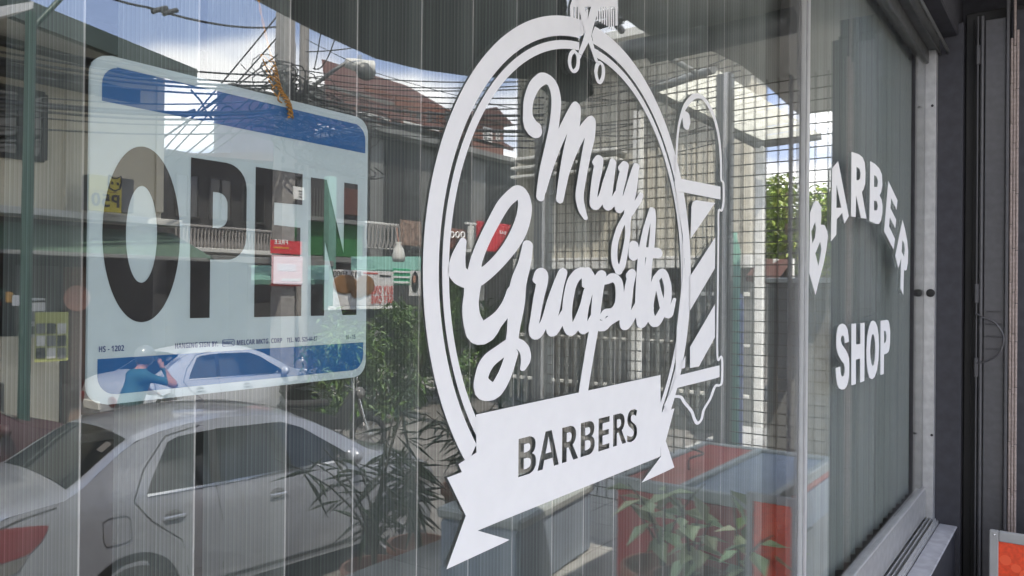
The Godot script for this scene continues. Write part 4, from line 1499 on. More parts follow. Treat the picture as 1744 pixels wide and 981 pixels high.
func car_line(side: float, pts: Array, w: float, out: float) -> SurfaceTool:
	var st := surf()
	for i in pts.size() - 1:
		var d: Vector2 = (pts[i + 1] - pts[i]).normalized().orthogonal() * w * .5
		quad(st, car_side(side, (pts[i] + d).x, (pts[i] + d).y, out), car_side(side, (pts[i + 1] + d).x, (pts[i + 1] + d).y, out), car_side(side, (pts[i + 1] - d).x, (pts[i + 1] - d).y, out), car_side(side, (pts[i] - d).x, (pts[i] - d).y, out))
	return st

func top_h(s: float) -> float:
	for k in range(4, 26):
		if s >= sil[k][0] and s <= sil[k + 1][0]: return lerpf(sil[k][1], sil[k + 1][1], (s - sil[k][0]) / (sil[k + 1][0] - sil[k][0]))
	return .86 if s < 1.0 else .74

func make_car(called: String, label: String, paint: Material, group: String) -> Node3D:
	var c_ := thing(called, label, "car", Vector3.ZERO, 0, group)
	var st := car_strip(0, sil.size() - 1, (sil.size() - 1) * 2, -1, 1, 16, 0)
	st.set_smooth_group(1)
	for side in [-1.0, 1.0]:
		for i in 40:
			var q := []
			for k in 10:
				q.clear()
				for e in [[i, k], [i + 1, k], [i + 1, k + 1], [i, k + 1]]:
					var s: float = lerpf(.17, 4.15, e[0] / 40.0)
					q.append(car_side(side, s, lerpf(.24, top_h(s) - .012, e[1] / 10.0)))
				quad(st, q[0], q[1], q[2], q[3])
	obj("body", st, paint, c_)
	obj("rear_window", car_strip(7.25, 10.75, 8, -.84, .84, 12, .006), M.glass_dark, c_)
	obj("windscreen", car_strip(17.3, 20.7, 8, -.86, .86, 12, .006), M.glass_dark, c_)
	var sticker := obj("sticker", car_strip(9.5, 10.1, 2, -.76, -.62, 2, .009), M.lamp_clear, c_)
	sticker.set_meta("label", "small pale sticker in the corner of the rear window")
	for side in [-1.0, 1.0]:
		obj("rear_side_window", car_panel(side, PackedVector2Array([Vector2(1.22, 1.055), Vector2(1.71, 1.045), Vector2(1.76, 1.43), Vector2(1.52, 1.415), Vector2(1.43, 1.385), Vector2(1.27, 1.15)]), .005), M.glass_dark, c_)
		obj("front_side_window", car_panel(side, PackedVector2Array([Vector2(1.79, 1.045), Vector2(3.08, 1.04), Vector2(2.95, 1.13), Vector2(2.62, 1.345), Vector2(2.42, 1.42), Vector2(1.83, 1.435)]), .005), M.glass_dark, c_)
		obj("pillar_trim", car_panel(side, PackedVector2Array([Vector2(1.71, 1.05), Vector2(1.79, 1.05), Vector2(1.83, 1.43), Vector2(1.76, 1.43)]), .006), M.rubber, c_)
		obj("belt_trim", car_line(side, [Vector2(1.22, 1.045), Vector2(1.75, 1.035), Vector2(2.4, 1.03), Vector2(3.1, 1.03)], .018, .006), M.chrome, c_)
		obj("door_seam", car_line(side, [Vector2(1.70, 1.475), Vector2(1.42, 1.43), Vector2(1.22, 1.22), Vector2(1.12, 1.02), Vector2(1.24, .86), Vector2(1.46, .68), Vector2(1.52, .4)], .008, .004), M.black, c_)
		obj("door_seam", car_line(side, [Vector2(1.75, 1.04), Vector2(1.78, .8), Vector2(1.80, .38)], .007, .004), M.black, c_)
		obj("door_seam", car_line(side, [Vector2(2.98, 1.03), Vector2(3.02, .8), Vector2(2.98, .38)], .007, .004), M.black, c_)
		obj("boot_seam", car_line(side, [Vector2(.62, 1.075), Vector2(.40, 1.04), Vector2(.27, .99), Vector2(.2, .8)], .009, .004), M.black, c_)
		obj("sill_trim", car_line(side, [Vector2(1.5, .30), Vector2(3.1, .30)], .03, .008), M.black, c_)
		obj("fuel_door" if side < 0 else "side_badge", car_line(side, [Vector2(.90, .92), Vector2(.95, .94), Vector2(1.06, .935), Vector2(1.09, .90), Vector2(1.09, .77), Vector2(1.05, .75), Vector2(.92, .75), Vector2(.90, .79), Vector2(.90, .92)], .005, .004), M.black, c_)
		for s in [1.40, 2.28]:
			st = surf()
			var hp := car_side(side, s, .86, .018)
			cbox(st, hp - Vector3(.085, .014, .012), hp + Vector3(.085, .014, .012), .008)
			var hd := obj("door_handle", st, paint, c_)
			st = surf()
			ball(st, car_side(side, s, .862, -.004), Vector3(.075, .052, .012), 12, 6)
			obj("handle_cup", st, M.steel_grey, hd)
		obj("tail_light", car_patch(side, [Vector2(.18, .785), Vector2(.32, .795), Vector2(.44, .825), Vector2(.52, .90), Vector2(.555, .965)], [Vector2(.18, .985), Vector2(.32, 1.0), Vector2(.44, .995), Vector2(.53, .985), Vector2(.56, .972)], .009), M.tail_red, c_)
		obj("reverse_light", car_patch(side, [Vector2(.18, .69), Vector2(.28, .69), Vector2(.38, .72)], [Vector2(.18, .782), Vector2(.30, .79), Vector2(.43, .815)], .009), M.lamp_clear, c_)
		obj("head_light", car_patch(side, [Vector2(3.70, .73), Vector2(3.9, .64), Vector2(4.12, .62)], [Vector2(3.66, .83), Vector2(3.92, .805), Vector2(4.12, .72)], .009), M.lamp_clear, c_)
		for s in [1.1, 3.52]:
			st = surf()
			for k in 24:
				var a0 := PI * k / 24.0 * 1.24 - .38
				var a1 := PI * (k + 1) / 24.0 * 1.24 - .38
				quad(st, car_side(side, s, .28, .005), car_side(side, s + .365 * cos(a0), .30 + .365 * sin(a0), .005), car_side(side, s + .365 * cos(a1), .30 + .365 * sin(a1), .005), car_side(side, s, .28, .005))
			obj("wheel_arch", st, M.black, c_)  # flat black sheet paints the shade inside the wheel well
			wheel(c_, Vector3(s - 2.0, .30, side * (car_w(.4, s) - .075)), .30, .18)
		st = surf()
		ball(st, car_side(side, 3.02, 1.07, .10), Vector3(.06, .075, .10), 12, 8)
		obj("mirror", st, paint, c_)
	for t in [-.7, .7]:
		st = surf()
		ball(st, car_top(2.6, t, .0), Vector3(.03, .09, .16), 10, 6)
		obj("rear_lamp", st, M.tail_red, c_)
	st = surf()
	cbox(st, Vector3(-2.0, .62, -.26), Vector3(-1.955, .75, .26), .006)
	obj("number_plate", st, M.offwhite, c_)
	return c_

func make_motorbike() -> Node3D:
	var b := thing("motorbike", "dark underbone motorbike standing at the kerb by the shrubs", "motorbike", Vector3.ZERO, 0, "motorbikes in the street")
	for x in [-.62, .62]:
		var st := surf()
		var pts := []
		for k in 25: pts.append(Vector3(x + .25 * cos(TAU * k / 24), .29 + .25 * sin(TAU * k / 24), 0))
		tube(st, pts, .045, 8, -1, false)
		var w := obj("wheel", st, M.tyre, b)
		st = surf()
		for k in 6: box(st, Vector3(x, .29, 0), Vector3(.44, .03, .03), Basis(Vector3(0, 0, 1), PI * k / 6))
		lathe(st, Vector3(x, .29, 0), [Vector2(.001, .05), Vector2(.06, .05), Vector2(.06, -.05), Vector2(.001, -.05)], Basis(Vector3(1, 0, 0), Vector3(0, 0, 1), Vector3(0, -1, 0)), 14)
		obj("spokes", st, M.rim, w)
	var s := surf()
	prism(s, PackedVector2Array([Vector2(-.78, .72), Vector2(-.55, .55), Vector2(-.1, .38), Vector2(.2, .36), Vector2(.3, .5), Vector2(.42, .9), Vector2(.34, .96), Vector2(.12, .58), Vector2(-.15, .66), Vector2(-.75, .8)]), flat_xy, -.1, .1)
	obj("fairing", s, M.black, b)
	s = surf()
	cbox(s, Vector3(-.72, .76, -.13), Vector3(.02, .85, .13), .03)
	obj("seat", s, M.rubber, b)
	s = surf()
	tube(s, [Vector3(.62, .29, .08), Vector3(.5, .7, .07), Vector3(.42, 1.0, .04)], .025, 8)
	tube(s, [Vector3(.62, .29, -.08), Vector3(.5, .7, -.07), Vector3(.42, 1.0, -.04)], .025, 8)
	obj("fork", s, M.chrome, b)
	s = surf()
	tube(s, catmull([Vector3(.30, 1.02, -.34), Vector3(.40, 1.0, -.2), Vector3(.42, .98, 0), Vector3(.40, 1.0, .2), Vector3(.30, 1.02, .34)]), .013, 8)
	obj("handlebar", s, M.chrome, b)
	s = surf()
	ball(s, Vector3(.47, .93, 0), Vector3(.1, .11, .11), 12, 8)
	obj("headlamp", s, M.lamp_clear, b)
	for z in [-.22, .22]:
		s = surf()
		tube(s, [Vector3(.4, 1.0, z), Vector3(.39, 1.16, z * 1.2)], .006, 6)
		ball(s, Vector3(.39, 1.2, z * 1.3), Vector3(.012, .045, .06), 10, 6)
		obj("mirror", s, M.chrome, b)
	s = surf()
	prism(s, PackedVector2Array([Vector2(.36, .42), Vector2(.46, .56), Vector2(.62, .60), Vector2(.80, .52), Vector2(.76, .5), Vector2(.62, .56), Vector2(.48, .52)]), flat_xy, -.06, .06)
	obj("mudguard", s, M.black, b)
	s = surf()
	tube(s, [Vector3(-.1, .3, -.14), Vector3(-.45, .3, -.15), Vector3(-.85, .42, -.15)], .035, 8, .05)
	obj("exhaust", s, M.chrome, b)
	s = surf()
	cbox(s, Vector3(-.12, .22, -.12), Vector3(.22, .42, .12), .04)
	obj("engine", s, M.steel_grey, b)
	return b

# a body as one surface: smooth union of tapered bones, meshed by surface nets
func body_mesh(bones: Array, lo: Vector3, hi: Vector3, cell: float, blend: float) -> ArrayMesh:
	var n := Vector3i(((hi - lo) / cell).ceil()) + Vector3i.ONE
	var f := PackedFloat32Array()
	f.resize(n.x * n.y * n.z)
	f.fill(1.0)
	for b in bones:
		var a: Vector3 = b[0]
		var e: Vector3 = b[1]
		var ra: float = b[2]
		var rb: float = b[3]
		var rr := maxf(ra, rb) + .10
		var l := Vector3i(((a.min(e) - Vector3.ONE * rr - lo) / cell).floor()).clamp(Vector3i.ZERO, n - Vector3i.ONE)
		var u := Vector3i(((a.max(e) + Vector3.ONE * rr - lo) / cell).ceil()).clamp(Vector3i.ZERO, n - Vector3i.ONE)
		var d := e - a
		var dd := maxf(d.length_squared(), 1e-9)
		for z in range(l.z, u.z + 1):
			for y in range(l.y, u.y + 1):
				for x in range(l.x, u.x + 1):
					var p := lo + Vector3(x, y, z) * cell
					var t := clampf((p - a).dot(d) / dd, 0.0, 1.0)
					var v := p.distance_to(a + d * t) - lerpf(ra, rb, t)
					var i := (z * n.y + y) * n.x + x
					var w := f[i]
					var k: float = b[4] if b.size() > 4 else blend
					var h := maxf(k - absf(v - w), 0.0) / k
					f[i] = minf(v, w) - h * h * k * .25
	var at := {}
	var verts := PackedVector3Array()
	var off := [Vector3i(0, 0, 0), Vector3i(1, 0, 0), Vector3i(0, 1, 0), Vector3i(1, 1, 0), Vector3i(0, 0, 1), Vector3i(1, 0, 1), Vector3i(0, 1, 1), Vector3i(1, 1, 1)]
	var edges := [[0, 1], [2, 3], [4, 5], [6, 7], [0, 2], [1, 3], [4, 6], [5, 7], [0, 4], [1, 5], [2, 6], [3, 7]]
	for z in n.z - 1:
		for y in n.y - 1:
			for x in n.x - 1:
				var i := (z * n.y + y) * n.x + x
				if f[i] > .2: continue
				var g := []
				var neg := 0
				for o in off:
					var v := f[((z + o.z) * n.y + y + o.y) * n.x + x + o.x]
					g.append(v)
					if v < 0: neg += 1
				if neg == 0 or neg == 8: continue
				var s := Vector3.ZERO
				var m := 0
				for e in edges:
					if (g[e[0]] < 0) != (g[e[1]] < 0):
						s += Vector3(off[e[0]]).lerp(Vector3(off[e[1]]), g[e[0]] / (g[e[0]] - g[e[1]]))
						m += 1
				at[i] = verts.size()
				verts.append(lo + (Vector3(x, y, z) + s / m) * cell)
	var st := surf()
	st.set_smooth_group(0)
	var step := [1, n.x, n.x * n.y]
	for i in at:
		for ax in 3:
			var j: int = i + step[ax]
			if (f[i] < 0) == (f[j] < 0): continue
			var u: int = step[(ax + 1) % 3]
			var v: int = step[(ax + 2) % 3]
			if not (at.has(i - u) and at.has(i - v) and at.has(i - u - v)): continue
			var q := [at[i], at[i - u], at[i - u - v], at[i - v]]
			if f[i] < 0: q.reverse()
			for k in [0, 1, 2, 0, 2, 3]:
				var p: Vector3 = verts[q[k]]
				st.set_color(body_color(p))
				st.add_vertex(p)
	return done(st)

func body_color(p: Vector3) -> Color:
	if p.y < .96 and p.x < .5 and absf(p.z) < .3: return Color(.02, .022, .035) if p.y > .12 else Color(.03, .02, .015)
	if p.x < .27 and p.y < 1.43 and p.y > .9 and not (p.x > .2 and p.z > .0): return Color(.018, .075, .085)
	return Color(.36, .17, .11)

func rider(at: Vector3, turn: float) -> void:
	var p := thing("person", "person in a teal shirt and dark helmet sitting on a motorbike, elbow raised", "person", at, turn)
	var bones := [
		[Vector3(-.16, .86, 0), Vector3(-.08, 1.05, 0), .155, .145], [Vector3(-.08, 1.05, 0), Vector3(.0, 1.26, 0), .15, .165],
		[Vector3(.0, 1.31, -.13), Vector3(.0, 1.31, .13), .10, .10], [Vector3(.02, 1.33, 0), Vector3(.06, 1.46, 0), .065, .058], [Vector3(.08, 1.54, 0), Vector3(.1, 1.58, 0), .09, .09],
		[Vector3(.0, 1.33, -.19), Vector3(.36, 1.20, -.27), .062, .046], [Vector3(.36, 1.20, -.27), Vector3(.24, 1.44, -.19), .045, .032],
		[Vector3(.02, 1.33, .19), Vector3(.24, 1.12, .27), .062, .046], [Vector3(.24, 1.12, .27), Vector3(.36, 1.03, .25), .044, .032],
		[Vector3(-.14, .86, -.09), Vector3(.24, .78, -.17), .095, .065], [Vector3(.24, .78, -.17), Vector3(.10, .36, -.17), .062, .042], [Vector3(.10, .34, -.17), Vector3(.26, .28, -.18), .042, .034],
		[Vector3(-.14, .86, .09), Vector3(.24, .78, .17), .095, .065], [Vector3(.24, .78, .17), Vector3(.10, .36, .17), .062, .042], [Vector3(.10, .34, .17), Vector3(.26, .28, .18), .042, .034]]
	# hands: palm, four curled fingers and a thumb each
	for hd in [[Vector3(.24, 1.44, -.19), Vector3(-.35, .85, .2).normalized(), Vector3(.9, .35, .1).normalized()], [Vector3(.36, 1.03, .25), Vector3(.9, -.2, .1).normalized(), Vector3(.1, 0, 1).normalized()]]:
		var w: Vector3 = hd[0]
		var fw: Vector3 = hd[1]
		var side: Vector3 = hd[2]
		var down := fw.cross(side).normalized()
		bones.append([w, w + fw * .085, .028, .030, .02])
		for k in 4:
			var r := w + fw * .085 + side * (.018 * (k - 1.5))
			var l: float = [.032, .038, .036, .028][k]
			bones.append([r, r + fw * l + down * .008, .0095, .009, .006])
			bones.append([r + fw * l + down * .008, r + fw * l * 1.4 + down * l, .009, .008, .006])
		bones.append([w + fw * .03 + side * .03, w + fw * .07 + side * .055 + down * .015, .012, .009, .008])
	var bm := StandardMaterial3D.new()
	bm.vertex_color_use_as_albedo = true
	bm.roughness = .8
	obj("body", body_mesh(bones, Vector3(-.4, .16, -.40), Vector3(.58, 1.72, .40), .017, .06), bm, p)
	var st := surf()
	ball(st, Vector3(.09, 1.60, 0), Vector3(.145, .15, .13), 18, 12)
	var hm := mat(c(.03, .03, .035), .15)
	hm.clearcoat_enabled = true
	obj("helmet", st, hm, p)
	st = surf()
	ball(st, Vector3(.13, 1.58, 0), Vector3(.125, .07, .118), 16, 10)
	obj("visor", st, M.glass_dark, p)

func vehicles() -> void:
	var silver := rough_mat(c(.33, .345, .385), .03, .5, .30, 0.0, 50, .05)
	silver.metallic = .5
	silver.clearcoat_enabled = true
	silver.clearcoat_roughness = .05
	var pale := rough_mat(c(.52, .54, .57), .03, .5, .32, 0.0, 51, .05)
	pale.metallic = .3
	pale.clearcoat_enabled = true
	var maroon := rough_mat(c(.040, .007, .009), .05, .5, .5, 0.0, 52, .05)
	var k := make_car("parked_sedan", "silver sedan parked nearest, in front of the shop window", silver, "cars in the street")
	k.position = Vector3(3.943, 0, 5.591)
	k.rotation.y = .08
	var k2 := make_car("parked_sedan", "pale silver sedan on the far side of the road behind the motorbike rider", pale, "cars in the street")
	k2.position = Vector3(8.249, 0, 12.035)
	k2.rotation.y = .05
	var k3 := make_car("parked_sedan", "dark maroon sedan behind the nearest silver sedan", maroon, "cars in the street")
	k3.position = Vector3(4.516 - 2.0, 0, 9.2)
	k3.rotation.y = .02
	var b := make_motorbike()
	b.position = Vector3(5.853, 1.653, 10) * Vector3(1, 0, 1)
	tag(b, "dark motorbike under the rider in the teal shirt", "")
	rider(b.position, 0.0)
	for q in [[560, 610, 9.4, .6, "motorbike parked beside the shrubs right of the far sedan"], [520, 600, 11.8, -.4, "second parked motorbike, farther from the shop near the far kerb"]]:
		var at := from_porch(q[0], q[1], q[2]) * Vector3(1, 0, 1)
		copy(b, at, q[3], q[4], "motorbikes in the street")

# ---------------------------------------------------------------- plants
func blade_plant(called: String, label: String, at: Vector3, h: float, spread: float, stems: int, per: int, leaf: Mesh, m: Material, pot := true, group := "") -> void:
	var t := thing(called, label, "plant", at, 0, group)
	var base := 0.0
	if pot:
		var s := surf()
		lathe(s, Vector3.ZERO, [Vector2(.001, .01), Vector2(.13, .0), Vector2(.18, .26), Vector2(.2, .26), Vector2(.2, .31), Vector2(.17, .31), Vector2(.16, .26), Vector2(.001, .26)], Basis(), 18)
		obj("pot", s, M.terracotta, t)
		base = .26
	var st := surf()
	var mm := MultiMesh.new()
	mm.transform_format = MultiMesh.TRANSFORM_3D
	mm.use_colors = true
	mm.mesh = leaf
	mm.instance_count = stems * per
	for k in stems:
		var a := rng.randf() * TAU
		var out := spread * (.25 + .75 * rng.randf())
		var hh := h * rng.randf_range(.65, 1.05)
		var path := []
		for i in 7:
			var u := i / 6.0
			path.append(Vector3(cos(a) * out * u * u, base + hh * (u - .12 * u * u * u), sin(a) * out * u * u))
		tube(st, path, .011, 5, .003)
		for j in per:
			var u := rng.randf_range(.25, 1.0)
			var p: Vector3 = path[int(u * 5.99)].lerp(path[int(u * 5.99) + 1], u * 5.99 - int(u * 5.99))
			var b := Basis.from_euler(Vector3(rng.randf_range(-.2, .9), rng.randf() * TAU, rng.randf_range(-.4, .4))).scaled(Vector3.ONE * rng.randf_range(.6, 1.25))
			mm.set_instance_transform(k * per + j, Transform3D(b, p))
			var tt := rng.randf_range(.6, 1.5)
			mm.set_instance_color(k * per + j, Color(tt * rng.randf_range(.85, 1.3), tt, tt * .8))
	obj("stem", st, M.stem, t)
	var o := MultiMeshInstance3D.new()
	o.name = "foliage"
	o.multimesh = mm
	var lm: StandardMaterial3D = m.duplicate()
	lm.vertex_color_use_as_albedo = true
	o.material_override = lm
	t.add_child(o, true)
	o.set_meta("kind", "stuff")

func plants() -> void:
	var blade := leaves_mesh(.26, .028)
	var broad := leaves_mesh(.15, .085)
	for q in [[640, 790, 3.4, 1.15, .7, "potted bamboo with long narrow leaves at the porch edge in front of the sedan's bonnet"], [712, 800, 3.5, .95, .5, "shorter potted bamboo at the porch edge right of the tall one"], [800, 930, 3.3, .7, .45, "low tuft of narrow leaves at the porch edge below the ribbon"]]:
		var at := from_porch(q[0], q[1], q[2])
		at.y = .945 if q[2] < 3.35 else .6
		blade_plant("bamboo_plant", q[5], at, q[3], q[4], 8, 13, blade, M.leaf_dark, true, "bamboo along the porch edge")
	for q in [[592, 600, 11.2, 1.7, .8, "tall roadside shrub beside the far silver sedan's bonnet"], [650, 590, 11.4, 2.0, 1.0, "roadside shrub below the food banner"], [708, 580, 11.6, 2.3, 1.1, "roadside shrub behind the left rim of the logo ring"], [775, 560, 11.8, 2.7, 1.2, "tall roadside shrub behind the large logo letter"], [835, 600, 11.8, 2.2, 1.1, "roadside shrub behind the lower loop of the large logo letter"], [905, 620, 11.8, 2.0, 1.2, "roadside shrub under the middle logo letters"], [985, 620, 11.0, 2.0, 1.2, "rightmost roadside shrub before the mesh screen"]]:
		var at := from_porch(q[0], q[1], q[2]) * Vector3(1, 0, 1)
		var t := thing("roadside_shrub", q[5], "shrub", at, 0, "shrubs along the road")
		var st := surf()
		for k in 7:
			var a := TAU * k / 7.0
			tube(st, [Vector3.ZERO, Vector3(cos(a) * .25, q[3] * .5, sin(a) * .25), Vector3(cos(a) * q[4] * .7, q[3] * .9, sin(a) * q[4] * .7)], .02, 5, .006)
		obj("stem", st, M.stem, t)
		var clumps := []
		for k in 22:
			clumps.append([Vector3(rng.randf_range(-1, 1) * q[4] * .8, q[3] * (.12 + .85 * rng.randf()), rng.randf_range(-1, 1) * q[4] * .6), .22 + .2 * rng.randf(), .7 + 1.2 * rng.randf()])
		foliage(t, "foliage", clumps, 2200, leaves_mesh(.20, .05), M.leaf)
	for q in [[1130, 900, 1.60, .62, .3, "broad leaved potted plant before the left end of the red chest"], [1180, 920, 1.42, .55, .3, "broad leaved potted plant before the middle of the red chest"], [1262, 900, 1.20, .62, .3, "pale broad leaved potted plant before the red chest, left of the window stile"], [1325, 920, 1.09, .5, .15, "yellow green potted plant nearest the window stile"]]:
		var at := from_porch(q[0], q[1], q[2])
		blade_plant("broad_leaf_plant", q[5], Vector3(at.x, .945, at.z), q[3] * .8, q[4], 4, 6, broad, M.leaf_pale if q[0] < 1300 else M.leaf_light, true, "potted plants before the red chest")

# ---------------------------------------------------------------- wires
func cable(a: Vector3, b: Vector3, sag: float, r: float) -> void:
	var o := thing("overhead_cable", "black utility cable strung above the street", "cable", a, 0, "overhead cables above the street")
	var st := surf()
	var pts := sagging(Vector3.ZERO, b - a, sag, 9)
	tube(st, pts, r, 5, -1, false)
	obj("line", st, M.wire, o)

func wires() -> void:
	# bundles along the street to the concrete poles
	for q in [[75, 128, 12], [92, 140, 12], [104, 146, 17], [112, 150, 14], [128, 160, 12], [170, 168, 9], [178, 186, 12], [184, 190, 22], [192, 196, 14], [204, 204, 9], [228, 222, 10]]:
		cable(from_porch(-90, q[0] - 22.0, 11.6), from_porch(474, q[1], 12.8), .12 + .01 * (q[2] % 5), q[2] * .0014)
	for q in [[108, 112, 9], [118, 118, 9], [128, 124, 9], [133, 140, 10], [139, 152, 9], [146, 158, 9], [152, 170, 18], [160, 178, 9], [166, 186, 9], [172, 198, 22], [180, 206, 9], [190, 214, 9], [198, 226, 9]]:
		cable(from_porch(518, q[0] + 12.0, 13.0), from_porch(926, q[1] + 26.0, 6.3), .10 + .015 * (q[1] % 4), q[2] * .0012)
	# climbing lines towards the upper right of the beige house
	for q in [[268, 268, 470, 30], [282, 272, 470, 66], [262, 246, 474, 92], [300, 275, 480, 118], [330, 268, 478, 150], [356, 262, 478, 168], [280, 232, 392, 150]]:
		cable(from_porch(q[0], q[1], 15.0), from_porch(q[2], q[3], 12.9), .03, .016)
	cable(from_porch(160, -14, 9.0), from_porch(250, 12, 9.6), .02, .016)
	cable(from_porch(250, 12, 9.6), from_porch(470, 46, 12.8), .1, .018)
	cable(from_porch(535, 118, 13.0), from_porch(556, -20, 11.0), .15, .012)
	cable(from_porch(533, 116, 13.0), from_porch(572, 60, 12.6), .25, .014)
	cable(from_porch(520, 88, 13.0), from_porch(620, 78, 12.4), .03, .014)
	cable(from_porch(520, 66, 13.0), from_porch(640, 124, 12.4), .02, .008)
	cable(from_porch(640, 124, 12.4), from_porch(880, 186, 9.0), .04, .008)
	for q in [[96, 150], [112, 138], [128, 176], [150, 160], [172, 214], [196, 190], [214, 236], [236, 224], [120, 196], [250, 262], [142, 120], [184, 240]]:
		cable(from_porch(930, q[0] + 40.0, 6.4), from_porch(1262, q[1] - 30.0, 4.2), .08 + .01 * (q[0] % 5), .010)
	# splices on the thick lines
	for q in [[272, 16, 9.7], [290, 20, 9.9], [324, 190, 14.3], [318, 197, 14.3], [440, 212, 13.4]]:
		var sp := thing("cable_splice", "dark sleeve joint on an overhead cable", "cable joint", from_porch(q[0], q[1], q[2]), 0, "sleeve joints on the cables")
		var st := surf()
		tube(st, [Vector3(-.10, -.06, 0), Vector3(0, 0, 0), Vector3(.10, .05, 0)], .032, 8)
		obj("sleeve", st, M.wire, sp)
	# the snarl of cut ends and coils about the poles
	var tg := thing("cable_tangle", "snarl of coiled black cable hanging about the two concrete poles", "cable tangle", Vector3(10.123, 6.353, 12))
	for k in 84:
		var st := surf()
		var cc := Vector3(rng.randf_range(-.7, 1.7), rng.randf_range(-.95, .4), rng.randf_range(-.3, .4))
		cc.y -= cc.x * .25
		var r1 := rng.randf_range(.15, .5)
		var r2 := rng.randf_range(.1, .3)
		var ph := rng.randf() * TAU
		var pts := []
		for i in 19:
			var a := ph + TAU * i / 12.0
			pts.append(cc + Vector3(cos(a) * r1 + .02 * i, sin(a) * r2, .1 * sin(a * 2.0 + k)))
		tube(st, pts, rng.randf_range(.008, .017), 5, -1, false)
		obj("coil", st, M.wire, tg)
	var lp := thing("loose_cable_loop", "loose wavy loop of dark cable against the sky left of the poles", "cable", Vector3(8.236, 5.834, 12.2))
	var o := Vector3(8.236, 5.834, 12.2)
	var st2 := surf()
	tube(st2, catmull([Vector3(7.968, 6.062, 12.2) - o, Vector3(8.177, 5.886, 12.2) - o, Vector3(8.261, 5.754, 12.2) - o, Vector3(8.404, 5.632, 12.2) - o, Vector3(8.548, 5.68, 12.2) - o, Vector3(8.595, 5.84, 12.2) - o, Vector3(8.741, 5.922, 12.2) - o, Vector3(8.892, 5.853, 12.2) - o]), .018, 6)
	tube(st2, catmull([Vector3(8.283, 5.801, 12.2) - o, Vector3(8.425, 5.914, 12.2) - o, Vector3(8.544, 5.981, 12.2) - o, Vector3(8.717, 5.907, 12.2) - o]), .014, 6)
	obj("line", st2, M.wire, lp)

